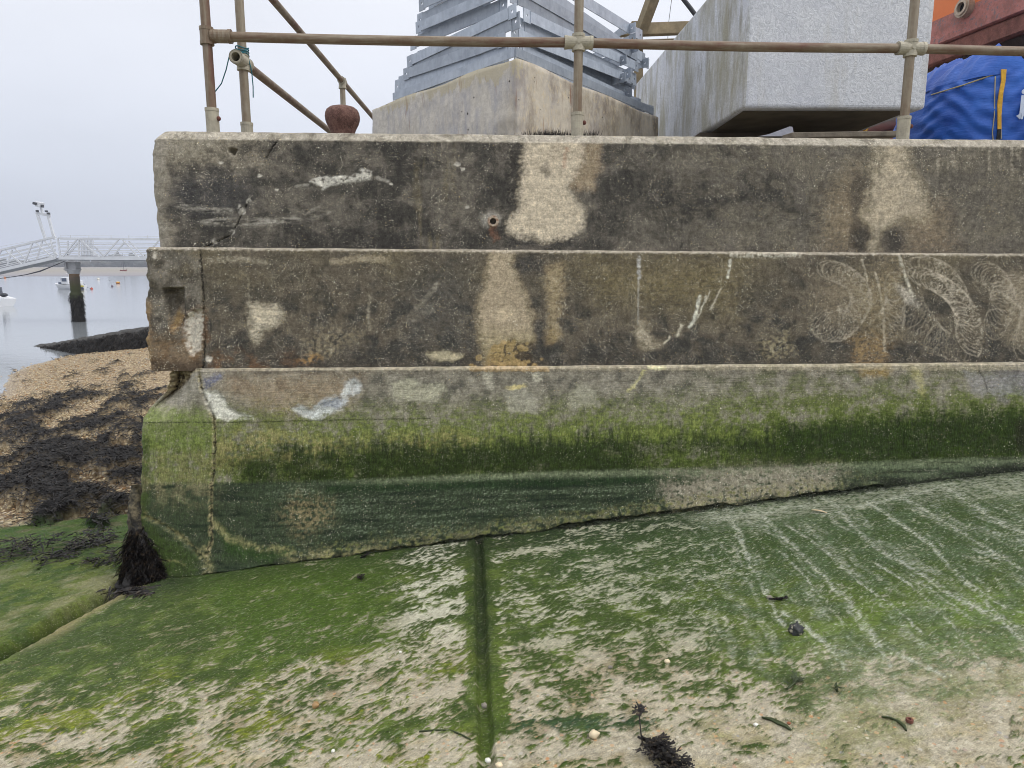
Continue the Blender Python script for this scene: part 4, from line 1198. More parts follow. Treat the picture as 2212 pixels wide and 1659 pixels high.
def tab_mesh(h=.09):
    m = MB()
    a = MB()
    s, r, n = .040, .010, 16
    V = []; F = []
    for k in range(n):
        t = 2 * PI * k / n
        sq = max(abs(math.cos(t)), abs(math.sin(t)))
        for y in (0, -.006):
            V.append(Vector((r * math.cos(t), y, r * math.sin(t)))); V.append(Vector((s * math.cos(t) / sq, y, h / 2 * math.sin(t) / sq)))
    for k in range(n):
        a0 = 4 * k; b0 = 4 * ((k + 1) % n)
        F += [(a0, a0 + 1, b0 + 1, b0), (a0 + 2, b0 + 2, b0 + 3, a0 + 3), (a0 + 1, a0 + 3, b0 + 3, b0 + 1), (a0, b0, b0 + 2, a0 + 2)]
    m.add(V, F)
    return m


def tmpl(L, h, crank):
    root = bpy.data.objects.new('steel_bar', None)
    body = bar_mesh(L, .024, h, crank)
    me = bpy.data.meshes.new('strip'); me.from_pydata(body.v, [], body.f); me.materials.append(GALV)
    tb = tab_mesh(h * 1.2); mt = bpy.data.meshes.new('bolt_tab'); mt.from_pydata(tb.v, [], tb.f); mt.materials.append(GALV)
    return me, mt, L, crank, h


ORD = ['lowest', 'second', 'third', 'fourth', 'fifth', 'sixth', 'seventh', 'eighth', 'ninth', 'tenth', 'eleventh']
def place_bar(tm, origin, direction, lift, roll, label, tabs=True, inward=1):
    me, mt, L, cr, h = tm
    d = Vector(direction).normalized()
    o = bpy.data.objects.new('steel_bar', None); COL.objects.link(o); o.empty_display_size = .1
    x = d; up = Vector((0, 0, 1)); up = (up - x * up.dot(x)).normalized(); y = up.cross(x)
    if inward < 0: y = -y; x = x
    M = Matrix((x, y, up)).transposed()
    R = M.to_4x4()
    if inward < 0:
        R = Matrix((x, -y, up)).transposed().to_4x4() @ Matrix.Scale(-1, 4, (0, 1, 0))
    o.matrix_world = Matrix.Translation(Vector(origin) + Vector((0, 0, lift))) @ R @ Matrix.Rotation(roll, 4, 'X')
    tag(o, label, 'steel bar', 'galvanised bars stacked on the block')
    b = bpy.data.objects.new('strip', me); COL.objects.link(b); b.parent = o
    if tabs:
        for xx, zz in ((-.036, cr + h / 2), (L + .036, cr * .4 + h / 2)):
            t = bpy.data.objects.new('bolt_tab', mt); COL.objects.link(t); t.parent = o; t.location = (xx, .004, zz)
    return o


dL = Vector((cL.x - C0.x, cL.y - C0.y, 0)).normalized(); dR = Vector((cR.x - C0.x, cR.y - C0.y, 0)).normalized()
corner = Vector((C0.x - .03, C0.y + .16, EYE + BH))
rr = random.Random(21)
ST = .074


def reach(start, d, qx):
    """length at which a bar running along d comes level with the sight line at qx"""
    a, _ = ray(qx, 60)
    L = 1.5
    for _i in range(25):
        p = start + d * L; a, _ = ray(qx, CYQ - FQ * (p.z - EYE) / p.y)
        den = d.x - a * d.y
        L = (a * start.y - start.x) / den
    return max(.6, min(L, 3))


endL = [864, 871, 890, 906, 898, 905, 917, 920, 924, 922]
endR = [1394, 1366, 1347, 1358, 1362, 1384, 1366, 1376, 1370, 1380]
for k in range(9):
    z = -.02 + k * ST
    tilt = rr.uniform(-.045, .035); d = dL + Vector((0, 0, tilt))
    st_ = corner + dL * (.03 + rr.uniform(-.07, .12)) + Vector((0, .03 * (k % 2) + rr.uniform(-.02, .02), z))
    T_ = tmpl(reach(st_, d, endL[k]), rr.uniform(.064, .088), rr.uniform(.0, .009))
    place_bar(T_, st_, d, 0, rr.uniform(-.05, .05), '%s steel bar up the left face of the galvanised stack' % ORD[k], True, 1)
    tilt = rr.uniform(-.05, .04); d = dR + Vector((0, 0, tilt))
    st_ = corner + dR * (.07 + rr.uniform(-.07, .16)) + Vector((0, .03 * (k % 2) + rr.uniform(-.02, .02), z + .035))
    T_ = tmpl(reach(st_, d, endR[k]), rr.uniform(.060, .084), rr.uniform(.0, .009))
    TR_L = T_[2]
    place_bar(T_, st_, d, 0, rr.uniform(-.05, .05), '%s steel bar up the right face of the galvanised stack' % ORD[k], True, -1)
    for side_d, EL, tm_, nm_, sgn in ((dL, endL, .10, 'left', 1), (dR, endR, .10, 'right', -1)):
        if (sgn < 0 and k >= 4) or (sgn > 0 and k in (4, 7)): continue
        dd = side_d + Vector((0, 0, rr.uniform(-.05, .05))); st_ = corner + side_d * rr.uniform(.1, .3) + Vector((0, .13 + rr.uniform(-.02, .03), z + (.045 if sgn > 0 else .08)))
        place_bar(tmpl(reach(st_, dd, EL[k] + (rr.uniform(4, 24) if sgn > 0 else -rr.uniform(0, 30))), rr.uniform(.07, .09), .01), st_, dd, 0, 0, 'inner steel bar behind the %s one on the %s face of the galvanised stack' % (ORD[k], nm_), True, sgn)
    # far right return
    st_ = corner + dR * (TR_L + rr.uniform(-.10, .03)) + Vector((0, 0, z + .02 + rr.uniform(-.01, .02)))
    place_bar(tmpl(1.35, .06, .03), st_, dL + Vector((.05, .1, rr.uniform(-.03, .06))), 0, rr.uniform(-.1, .1), '%s steel bar up the far right return of the galvanised stack' % ORD[k], True, 1)
# two long bars lying on the block's top edges, meeting at its corner
p = C0 + Vector((0, .035, .004)); place_bar(tmpl(reach(p, dL, 858), .055, .0), p, dL, 0, 0, 'long steel bar resting along the block\'s left top edge', False, 1)
p = C0 + Vector((0, .03, .004)); place_bar(tmpl(reach(p, dR, 1401), .055, .0), p, dR, 0, 0, 'long steel bar resting along the block\'s right top edge', False, -1)

# ------------------------------------------------------------------ pale grey coated box
def mat_box():
    g = G('grey_fibre_coating')
    p = g.pos()
    n = g.noise(2.2, 5, .6, p)
    n2 = g.noise(26, 7, .62, p, dist=2.4); n3 = g.noise(120, 4, .6, p, dist=2.0)
    c = g.mix(g.mapr(n2, .32, .68), lin((178, 182, 190)), lin((224, 227, 233)))
    c = g.mix(g.mapr(n, .42, .66, 0, .5), c, lin((186, 190, 203)))
    sx = g.n('ShaderNodeSeparateXYZ', i0=g.n('ShaderNodeNewGeometry', out=1)).node.outputs      # normal
    side_ = g.mapr(sx[0], -.3, -.8)
    st = g.noise(1, 6, .7, g.pos((7, 3.2, .9))); st2 = g.noise(1, 5, .65, g.pos((22, 12, 4)))
    c = g.mix(g.mul(side_, g.mapr(st, .46, .64, 0, .75)), c, lin((138, 132, 100)))
    c = g.mix(g.mul(side_, g.mapr(st2, .52, .66, 0, .5)), c, lin((120, 116, 96)))
    c = g.mix(g.mapr(st, .55, .68, 0, .3), c, lin((176, 172, 158)))
    return g.fin(c, .72, g.bump(g.addm(g.mul(n2, .9), g.mul(n3, .6)), .65, .016))


BOXM = mat_box()
YF, YB = 4.72, 8.1
bl = at(1607, 233, YF); br_ = at(2005, 233, YF)
hb = bl.z - EYE; ht = 1.98
V = []
m = MB()
x0, x1 = bl.x, br_.x
m.hexa([Vector((x0, YF, EYE + hb)), Vector((x1, YF + .03, EYE + hb)), Vector((x1 - .13, YB, EYE + hb)), Vector((x0 - .13, YB, EYE + hb)), Vector((x0, YF, EYE + ht)), Vector((x1, YF + .03, EYE + ht)), Vector((x1 - .13, YB, EYE + ht)), Vector((x0 - .13, YB, EYE + ht))])
pb = thing('grey_box', (2.1, 6.2, EYE + hb), 'large pale grey rough coated box raised off the quay beside the blue bag', 'box')
m.build('shell', BOXM, pb, .022, 3)
m = MB()
MB().box((2.06, 6.4, EYE + hb - .0055), (1.08, 3.2, .005)).build('underside', simple('shade_dark_bottom', (84, 76, 62), .95, .35, 6), pb)  # added panel; its dark colour stands in for shade under the box
OLD = simple('old_timber', (70, 62, 52), .9, .3, 8)
for y in (5.6, 7.6):  # supports widened to block light coming in from behind
    MB().box((1.96, y, EYE + (WTOP + hb) / 2 - .005), (1.08, .22, hb - WTOP - .016)).build('light_blocking_bearer', OLD, pb)

# ------------------------------------------------------------------ timber frame behind
TIM = simple('weathered_timber', (128, 116, 92), .85, .35, 9, 0, .5, .006)
tf = thing('trestle', (at(1410, 60, 8.6).x, 8.6, EYE + WTOP), 'weathered timber trestle standing behind the grey box and steel bars', 'trestle')
m = MB(); m.bar(at(1340, 66, 8.7), at(1560, 58, 8.9), .1, .13); m.build('beam', TIM, tf, .006)
m = MB(); m.bar(at(1335, 98, 8.9), at(1560, 90, 9.1), .1, .09); m.build('beam', TIM, tf, .006)
m = MB(); m.bar(at(1384, 68, 8.55), at(1420, -30, 8.2), .11, .12); m.build('brace', TIM, tf, .006)
m = MB(); m.bar(at(1372, 100, 8.9), at(1372, 48, 8.9), .1, .1); m.bar(at(1380, 300, 9.0), at(1378, 50, 9.0), .1, .1); m.build('post', TIM, tf, .006)
tag(MB().tube([at(1462, -20, 9.5), at(1490, 16, 9.5), at(1560, 110, 9.5), at(1660, 240, 9.5), at(1700, 330, 9.5)], .03, 8).build('dark_strut', simple('dark_steel', (52, 54, 60), .6, .2, 20)), 'dark sloping strut crossing the sky above the grey box', 'strut')
tag(MB().tube([at(1452, -10, 10), at(1444, 52, 10), at(1440, 140, 10), at(1438, 320, 10)], .004, 6).build('thin_wire', simple('wire', (90, 92, 98), .6, .1, 20)), 'thin hanging wire in the sky left of the grey box', 'wire')

# ------------------------------------------------------------------ beached boat
def mat_hull():
    g = G('chipped_red_oxide')
    p = g.pos()
    n = g.noise(5, 7, .7, p); n2 = g.noise(26, 7, .7, p)
    t = g.addm(g.mul(n, .6), g.mul(n2, .4))
    c = g.ramp(t, [(.30, lin((104, 90, 88))), (.42, lin((138, 90, 82))), (.55, lin((174, 112, 104))), (.7, lin((186, 128, 120)))])
    c = g.mix(g.mapr(n2, .55, .60, 0, .85), c, lin((104, 96, 98)))
    return g.fin(c, .75, g.bump(n2, .6, .008))


HULL = mat_hull()
HR = simple('brown_oxide', (128, 84, 74), .85, .35, 14, 0, .8, .012)
HD = simple('dark_bottom', (62, 50, 44), .9, .3, 7, 0, .5, .01)
HO = simple('orange_paint', (222, 124, 70), .5, .06, 4, 0, .1, .003)
bt = thing('beached_boat', (5.4, 9.0, EYE + WTOP), 'wooden boat with orange topsides and red brown wales parked behind the blue bag', 'boat')


def hull_x(Y): return 4.30 + (7.5 - Y) * .177 + .02 * (Y - 7.5) ** 2 * (1 if Y > 7.5 else .3)


ys = np.linspace(4.2, 15, 30)


def band(name, prof_, mat):
    """prof_: list of (inboard offset, h) running up the side"""
    V = []; n = len(prof_)
    for Y in ys:
        for dx, h in prof_: V.append(Vector((hull_x(Y) + dx, Y, EYE + h)))
    F = []
    for i in range(len(ys) - 1):
        for j in range(n):
            a = i * n + j; b = i * n + (j + 1) % n
            F.append((a, b, b + n, a + n))
    F += [tuple(range(n)), tuple(range(len(V) - 1, len(V) - n - 1, -1))]
    return MB().add(V, F).build(name, mat, bt)


band('topsides', [(.06, 2.44), (-.05, 3.3), (.15, 3.32), (.2, 2.44)], HO)
band('upper_wale', [(.0, 2.19), (-.02, 2.20), (-.015, 2.44), (.03, 2.455), (.2, 2.45), (.2, 2.19)], HULL)
band('lower_wale', [(.07, 2.03), (.03, 2.045), (.015, 2.17), (.03, 2.188), (.25, 2.188), (.25, 2.03)], HR)
band('bottom', [(.10, 2.028), (.35, 2.028), (1.6, 1.0), (1.5, .72), (1.2, .75), (.55, 1.35)], HD)
hp = at(2085, 17, 0); 
a_, b_ = ray(2085, 17); Yh = 6.9
for _ in range(20): Yh = (hull_x(Yh) - .04) / a_
hc = Vector((hull_x(Yh) - .045, Yh, EYE + b_ * Yh))
ax = Vector((-1, -.177, .05)).normalized()
m = MB(); m.pipe(hc - ax * .03, hc + ax * .035, .088, .05, 26); m.pipe(hc - ax * .03, hc + ax * .05, .07, .045, 26)
hr_ = m.build('hawse_ring', simple('worn_bronze', (164, 148, 130), .5, .3, 30, .3, .5, .004), bt)
m = MB(); m.tube([hc - ax * .02, hc + ax * .012], .05, 20); m.build('hawse_hole_shade', HOLE, hr_)  # dark disc filling the ring, painted shade of the bore

# something red and white far under the box, and a yellow hose
fb = thing('small_dinghy', (at(1890, 285, 9.2).x, 9.2, EYE + WTOP), 'red and white dinghy glimpsed under the raised grey box', 'boat')
c = at(1888, 282, 9.3)
c = at(1905, 282, 7.7)
m = MB(); m.blob(Vector((c.x, c.y, EYE + WTOP + .36)), (.44, .5, .38), 3, .03, 20, 12); m.build('hull', simple('faded_red', (170, 62, 66), .6, .15, 5), fb)
m = MB(); m.blob(Vector((c.x, c.y, EYE + WTOP + .80)), (.47, .54, .12), 4, .03, 20, 12); m.build('gunwale', simple('white_gel', (214, 208, 204), .5, .1, 5), fb)
tag(MB().tube([at(1862, 296, 6.0), at(1868, 288, 6.0), at(1874, 278, 6.0), at(1880, 266, 6.0), at(1876, 258, 6.02), at(1868, 270, 6.05), at(1866, 290, 6.1)], .008, 8).build('yellow_hose', simple('yellow_hose', (196, 150, 52), .6, .1, 20)), 'loop of yellow hose hanging under the grey box by the right post', 'hose')

# ------------------------------------------------------------------ blue bulk bags
def mat_bag():
    g = G('blue_woven_plastic')
    p = g.pos()
    n = g.noise(4, 5, .6, p); wv = g.noise(1, 4, .6, g.pos((8, 8, 60))); fine = g.n('ShaderNodeTexWave', out=1, i0=g.pos((1, 1, 1)), Scale=160.0)
    c = g.mix(g.mapr(n, .3, .7), lin((24, 70, 156)), lin((48, 104, 196)))
    return g.fin(c, .5, g.bump(g.addm(g.mul(wv, .6), g.mul(g.noise(7, 3, .5, p, dist=1.2), .8)), .3, .03), spec=.4)


BAG = mat_bag(); SEAM = simple('pale_stitching', (170, 158, 120), .8, .2, 60); YEL = simple('yellow_strap', (206, 160, 52), .7, .2, 40, 0, .6, .004)
BLACKS = simple('black_edging', (30, 32, 36), .8, .2, 40)
WHT = simple('printed_white', (196, 208, 226), .6, .05, 20, bump=0)
bag = thing('bulk_bag', (4.02, 5.74, EYE + WTOP), 'full blue bulk bag with yellow strap and white lettering beside the grey box', 'bag')
BC = Vector((4.02, 5.74, 0)); BW, BD = .82, .62
B0, B1 = WTOP, 1.38
def rim(x): return .035 * max(-1, min(1, (x - BC.x) / BW))
NS, NV_ = 180, 60


def bag_pt(t, v, lift=0.0):
    """t round the bag (0 = left front corner region), v up"""
    a = 2 * PI * t
    cx_, sy_ = math.cos(a), math.sin(a)
    e = .62
    x = BW * math.copysign(abs(cx_) ** e, cx_); y = BD * math.copysign(abs(sy_) ** e, sy_)
    bul = 1 + .06 * math.sin(PI * min(v, 1)) - .02 * v
    wr = .010 * math.sin(40 * v + 6 * math.sin(a * 5)) * math.sin(9 * a) + .006 * math.sin(22 * a + 30 * v)
    s = bul * (1 + wr) + lift
    top = .03 * math.sin(3 * a + 1) + .12 * max(0, math.cos(a + .5)) * 0
    h = B0 + (B1 - B0 + rim(BC.x + x) + top * .4) * v
    return Vector((BC.x + x * s, BC.y + y * s, EYE + h))


V = []; F = []
for j in range(NV_ + 1):
    for i in range(NS): V.append(bag_pt(i / NS, j / NV_))
for j in range(NV_):
    for i in range(NS):
        a = j * NS + i; b = j * NS + (i + 1) % NS
        F.append((a, b, b + NS, a + NS))
MB().add(V, F, True).build('bag_body', BAG, bag)
# gathered top: a crumpled sheet rising out of the rim
rg = 110; V = []; F = []
ii, jj = np.meshgrid(np.linspace(-1, 1, rg), np.linspace(-1, 1, rg))
rad = np.maximum(abs(ii), abs(jj))
wq = fbm(ii * 2 + jj, jj * 2, 3, 203) * .3
zz = .05 * (1 - 2.2 * np.abs(fbm(ii * 1.7 + wq + 2, jj * 1.5 + .5 * ii, 2, 201))) + .035 * (1 - 2.2 * np.abs(fbm(ii * 3.4 + wq * 3, jj * 3 + ii, 2, 202))) + .006 * fbm(ii * 12, jj * 10, 2, 204)
cre = .17 * np.exp(-((ii + .84 + .08 * jj) / .19) ** 2) - .03 * np.exp(-((ii + .52) / .07) ** 2) + .09 * np.exp(-((ii + .24 - .1 * jj) / .17) ** 2)
hT = (B1 - .02) + np.vectorize(rim)(BC.x + ii * BW) + (zz + cre) * np.sqrt(np.clip(1.0 - rad ** 9, 0, 1))
for j in range(rg):
    for i in range(rg):
        V.append(Vector((BC.x + ii[j, i] * math.sqrt(1 - .30 * jj[j, i] ** 2) * BW * .985 - .10 * (hT[j, i] - B1) * ii[j, i], BC.y + jj[j, i] * math.sqrt(1 - .30 * ii[j, i] ** 2) * BD * .985, EYE + hT[j, i])))
for j in range(rg - 1):
    for i in range(rg - 1):
        a = j * rg + i; F.append((a, a + 1, a + rg + 1, a + rg))
MB().add(V, F, True).build('gathered_top', BAG, bag)


def on_bag(qx, qy, lift=.012):
    """nearest point of the bag's side met by a sight line, used to sew the trimmings on"""
    a, b = ray(qx, qy); best = None
    for t in np.linspace(.5, 1.0, 241):
        v = .5
        for _ in range(3):
            p = bag_pt(t, v, lift); v = max(0, min(1.06, v + ((b * p.y) - (p.z - EYE)) / (B1 - B0)))
        p = bag_pt(t, v, lift)
        e = abs(p.x / p.y - a)
        if best is None or e < best[0]: best = (e, p)
    return best[1]


m = MB()
m.tube([on_bag(2012, 205), on_bag(2040, 196), on_bag(2080, 184), on_bag(2120, 170), on_bag(2150, 160)], .005, 6)
m.tube([on_bag(x, y, .013) for x, y in ((2150, 165), (2149, 200), (2147, 250), (2145, 285), (2144, 302))], .0035, 6)
m.tube([on_bag(x, y, .013) for x, y in ((2163, 190), (2163, 250), (2162, 300))], .003, 6)
m.build('stitching', SEAM, bag)
def ribbon(pts, ws):
    m = MB(); V = []
    for p, w_ in zip(pts, ws): V += [p + Vector((-w_, -.004, 0)), p + Vector((w_, -.004, 0)), p + Vector((w_, .004, 0)), p + Vector((-w_, .004, 0))]
    F = []
    for i in range(len(pts) - 1):
        for k in range(4): F.append((4 * i + k, 4 * i + (k + 1) % 4, 4 * i + 4 + (k + 1) % 4, 4 * i + 4 + k))
    F += [(3, 2, 1, 0), tuple(4 * len(pts) - 4 + k for k in range(4))]
    return m.add(V, F)


pts = [on_bag(x, y, .02) for x, y in ((2168, 150), (2166, 175), (2163, 200), (2161, 225), (2160, 250), (2160, 279))]
strap = ribbon(pts, [.018, .014, .014, .016, .012, .013]).build('strap', YEL, bag)
pts = [on_bag(x, y, .019) for x, y in ((2160, 278), (2158, 290), (2156, 303))]
ribbon(pts, [.011, .012, .012]).build('strap_edging', BLACKS, strap)
# lettering, as far as it can be read: j / TH
def letter(body, qx, qy, size, lift=.012):
    cu = bpy.data.curves.new('lettering', 'FONT'); cu.body = body; cu.size = size; cu.extrude = .002; cu.align_x = 'LEFT'; cu.offset = .006 if size > .15 else .002
    p = on_bag(qx, qy, .016); pr_ = on_bag(qx + 12, qy, .016)
    d = (pr_ - p).normalized()
    o = bpy.data.objects.new('lettering', cu); COL.objects.link(o)
    dg_ = bpy.context.evaluated_depsgraph_get(); me = bpy.data.meshes.new_from_object(o.evaluated_get(dg_))
    bpy.data.objects.remove(o)
    up = Vector((0, 0, 1)); n_ = d.cross(up).normalized()
    M = Matrix((d, up, n_)).transposed().to_4x4(); M.translation = p + n_ * lift
    me.transform(M); me.materials.clear()
    return link('lettering', me, WHT, bag)


letter('j', 2199, 240, .215); letter('TH', 2196, 259, .062, .034)

# ------------------------------------------------------------------ odds and ends on the coping
m = MB(); p = [at(1688, 294, 4.25), at(1716, 294, 4.25), at(1712, 274, 4.3), at(1706, 273, 4.3), at(1660, 290, 4.25), at(1640, 294, 4.22)]
V = p + [k + Vector((.0, .03, .0)) for k in p]; n = len(p)
m.add(V, [tuple(range(n))[::-1], tuple(range(n, 2 * n))] + [(i, (i + 1) % n, (i + 1) % n + n, i + n) for i in range(n)])
tag(m.build('slate_scrap', simple('grey_slate', (112, 114, 124), .7, .2, 20)), 'pointed scrap of grey slate lying on the coping under the grey box', 'scrap')
m = MB(); V = []
m.bar(at(1700, 295, 4.2), at(1935, 291, 4.35), .10, .03); m.build('timber_plank', simple('grey_plank', (112, 104, 92), .9, .35, 14, 0, .6, .006), None, .004)
o = bpy.data.objects['timber_plank']; tag(o, 'old timber plank lying on the quay edge beside the right post', 'plank')

# drain pipe in the top course
dX, dh = on_wall(1065, 478)
dp = Vector((dX, WY0 + WSL * dX, EYE + dh)); nn_ = Vector((WSL, -1, 0)).normalized()
g = G('limed_pipe_end'); n = g.noise(60, 6, .7); 
c = g.ramp(n, [(.35, lin((110, 60, 42))), (.5, lin((168, 150, 130))), (.7, lin((196, 190, 178)))])
m = MB(); m.pipe(dp - nn_ * .05, dp + nn_ * .014, .026, .0165, 22); m.pipe(dp - nn_ * .01, dp + nn_ * .006, .030, .024, 22)
m.build('drain_pipe', g.fin(c, .8, g.bump(n, .7, .006)), bpy.data.objects['upper_course'])
# ------------------------------------------------------------------ beach
CTRL = np.array([(-1.9, 3.9, -1.78), (-3.2, 4.1, -1.90), (-4.5, 4.0, -2.05), (-2.0, 6, -1.84), (-5, 6, -2.10), (-10.2, 13.6, -2.6), (-13.1, 20, -2.62), (-9.4, 18, -2.16), (-6, 12, -2.06), (-14, 14, -3.0), (-7, 3, -2.5), (-20, 22, -3.3), (-8, 26, -2.3), (-3.5, 16, -1.9), (-14, 30, -3.0), (-2, 10, -1.85), (-6, 1.2, -2.4)])


def tps_fit(P, z):
    d = np.hypot(P[:, None, 0] - P[None, :, 0], P[:, None, 1] - P[None, :, 1])
    K = np.where(d > 0, d * d * np.log(d + 1e-12), 0) + np.eye(len(P)) * 1.0
    A = np.zeros((len(P) + 3,) * 2); Q = np.c_[np.ones(len(P)), P]
    A[:len(P), :len(P)] = K; A[:len(P), len(P):] = Q; A[len(P):, :len(P)] = Q.T
    return np.linalg.solve(A, np.r_[z, 0, 0, 0])


TW_ = tps_fit(CTRL[:, :2], CTRL[:, 2])


def beach_h(X, Y):
    s = TW_[-3] + TW_[-2] * X + TW_[-1] * Y
    for (cx_, cy_), w_ in zip(CTRL[:, :2], TW_):
        d2 = (X - cx_) ** 2 + (Y - cy_) ** 2 + 1e-12
        s = s + w_ * .5 * d2 * np.log(d2)
    return s


def weed_density(X, Y, U, V):
    n = fbm(X * .9, Y * .7, 4, 301); n2 = fbm(X * 3.2, Y * 2.0, 4, 302)
    d = .40 * sst(735, 780, V) + .18 * sst(810, 880, V) + .16 * sst(905, 960, V) - .42 * sst(1110, 1180, V) + .12 * sst(800, 760, V) * 0
    d = d + .30 * sst(330, 200, U) * 0 - .30 * emask(U, V, 130, 1030, 130, 16, .6, .25) - .25 * emask(U, V, 40, 1100, 70, 20, .6) - .2 * emask(U, V, 170, 945, 120, 12, .6, .2)
    for cx_, cy_, a, b, r, s_ in ((110, 1012, 70, 32, -.1, .6), (250, 1000, 90, 36, 0, .5), (80, 1065, 90, 32, -.2, .6), (270, 885, 50, 30, -.4, .7), (250, 930, 80, 18, 0, .6), (150, 1110, 130, 40, -.1, .5), (60, 940, 110, 60, 0, .35), (230, 850, 60, 14, -.2, .4), (130, 880, 60, 16, -.2, .4), (300, 820, 30, 14, 0, .5), (215, 1175, 90, 10, .05, .35), (150, 862, 40, 9, -.2, .5), (190, 1150, 120, 12, -.1, .5)):
        d = d + .7 * s_ * emask(U, V, cx_, cy_, a, b, .7, r)
    return np.clip(d, 0, 1.2), n, n2


def mat_beach():
    g = G('shingle')
    tint = g.attr('tint'); s = g.sep(g.attr('amt'))
    p = g.pos()
    d = g.vor(29, p); cc = g.sep(g.vor(29, p, out=1))
    n = g.noise(8, 6, .6, p)
    pc = g.ramp(cc[0], [(0, lin((112, 90, 66)) / 1.2), (.3, lin((194, 176, 140)) / 1.1), (.6, lin((220, 204, 168)) / 1.1), (.85, lin((140, 128, 112)) / 1.4), (1, lin((236, 226, 204)) / 1.3)])
    c = g.mix(s[1], tint, pc)
    c = g.mix(g.mul(s[1], g.mapr(d, .34, .58, 0, .8)), c, lin((96, 70, 42)))
    f = g.mapr(n, .3, .7, .75, 1.25)
    c = g.mix(1.0, c, g.n('ShaderNodeCombineColor', i0=f, i1=f, i2=f), 'MULTIPLY')
    h = g.addm(g.mul(g.math('SUBTRACT', .6, d), g.addm(s[1], .15)), g.mul(g.noise(70, 5, .7, p), .5))
    return g.fin(c, g.mapr(s[2], 0, 1, .85, .35), g.bump(h, .8, .03), spec=.35)


YY = 3.45 * (30 / 3.45) ** (np.linspace(0, 1, 460)[:, None])
TT = np.linspace(0, 1, 420)[None]
XR = np.minimum(-1.82, -.40 * YY + 1.2); XR = np.where(YY < 8, -1.84, XR)
XL = -.86 * YY - 1.2
X = XL + (XR - XL) * TT; Y = YY + 0 * X
h = beach_h(X, Y)
U, V = chart(X, Y, h)
dens, nb, n2 = weed_density(X, Y, U, V)
n3 = fbm(X * 2.2 + Y * .5, Y * 1.1, 4, 306)
wm = sst(-.08, .16, dens * .66 - .56 + .42 * n2 + .30 * nb + .30 * n3 + .34 * fbm(X * 5, Y * 7, 5, 307, .6))
heap = .6 * sum(a_ * emask(U, V, *q_) for a_, q_ in ((.16, (110, 1008, 60, 34, .6, -.1)), (.14, (245, 995, 80, 40, .6)), (.13, (70, 1068, 80, 36, .6, -.2)), (.10, (262, 890, 60, 30, .6, -.4)), (.08, (60, 940, 90, 50, .7)), (.10, (170, 1115, 120, 36, .6, -.1)), (.07, (160, 870, 60, 16, .6, -.2)), (.06, (290, 825, 40, 16, .6))))
h = h + wm * (.02 + heap + .07 * np.clip(n2 + .4 * dens, 0, 1) + .08 * np.abs(fbm(X * 7, Y * 5, 3, 303))) + fbm(X * 1.2, Y * 1.2, 4, 304) * .02 + fbm(X * 14, Y * 14, 3, 305) * .006
col = np.zeros(X.shape + (3,)); col[:] = lin((196, 179, 146)) / 1.15
mixc(col, lin((164, 140, 108)) / 1.4, sst(-.2, .4, nb)); mixc(col, lin((128, 84, 48)) / 1.2, .8 * sst(WATER + .12, WATER + .01, h))
peb = np.ones(X.shape)
grn = sst(1104, 1140, V + n2 * 30 + .06 * (U - 150)) * sst(-.3, .1, .4 * n2 + .5 * nb + .32)
gc = np.zeros_like(col); gc[:] = lin((72, 110, 38)) / 1.5; mixc(gc, lin((116, 126, 60)) / 1.5, sst(-.1, .4, n2)); mixc(gc, lin((52, 88, 48)) / 1.5, .7 * sst(1160, 1110, V))
for k in range(3): col[..., k] += (gc[..., k] - col[..., k]) * grn
peb *= 1 - grn
mixc(col, lin((20, 18, 20)), wm); peb *= 1 - wm
wet = np.clip(.15 * wm + sst(WATER + .1, WATER, h), 0, 1)
beach = grid_mesh('beach', np.stack([X, Y, h + EYE], -1), {'tint': np.clip(col, .004, .8), 'amt': np.clip(np.stack([wm, peb, wet], -1), 0, 1)}, mat_beach(), flip=True)
tag(beach, kind='structure')
hB = h

# ------------------------------------------------------------------ seaweed
def mat_weed():
    g = G('bladderwrack')
    p = g.pos()
    n = g.noise(42, 5, .7, p)
    c = g.ramp(n, [(.3, lin((11, 10, 11))), (.5, lin((22, 19, 20))), (.6, lin((50, 43, 37))), (.72, lin((92, 76, 56)))])
    return g.fin(c, g.mapr(g.noise(60, 3, .6, p), .35, .65, .25, .75), g.bump(g.noise(90, 3, .6, p), .3, .004), spec=.3)


WEED = mat_weed()


def frond(m, p, d, L, w, nrm=Vector((0, 0, 1)), droop=.3, rr=random, seg=4, curl=.8):
    d = Vector(d).normalized(); x = d.cross(nrm)
    if x.length < 1e-3: x = Vector((1, 0, 0))
    x.normalize(); V = []; q = Vector(p); ph = rr.uniform(0, 6)
    for i in range(seg + 1):
        t = i / seg
        ww = w * (1 - .75 * t ** 2) * (.6 + .4 * math.sin(PI * min(1, t * 1.3 + .2)))
        tw = x * math.cos(.9 * math.sin(ph + 3 * t)) + nrm * math.sin(.9 * math.sin(ph + 3 * t))
        V += [q - tw * ww, q + tw * ww]
        d = (d + x * (curl * .35 * math.sin(ph + 4 * t)) + nrm * (-droop * .5 + .25 * math.sin(ph * 2 + 5 * t))).normalized()
        q = q + d * (L / seg)
    F = [(2 * i, 2 * i + 1, 2 * i + 3, 2 * i + 2) for i in range(seg)]
    m.add(V, F, True)


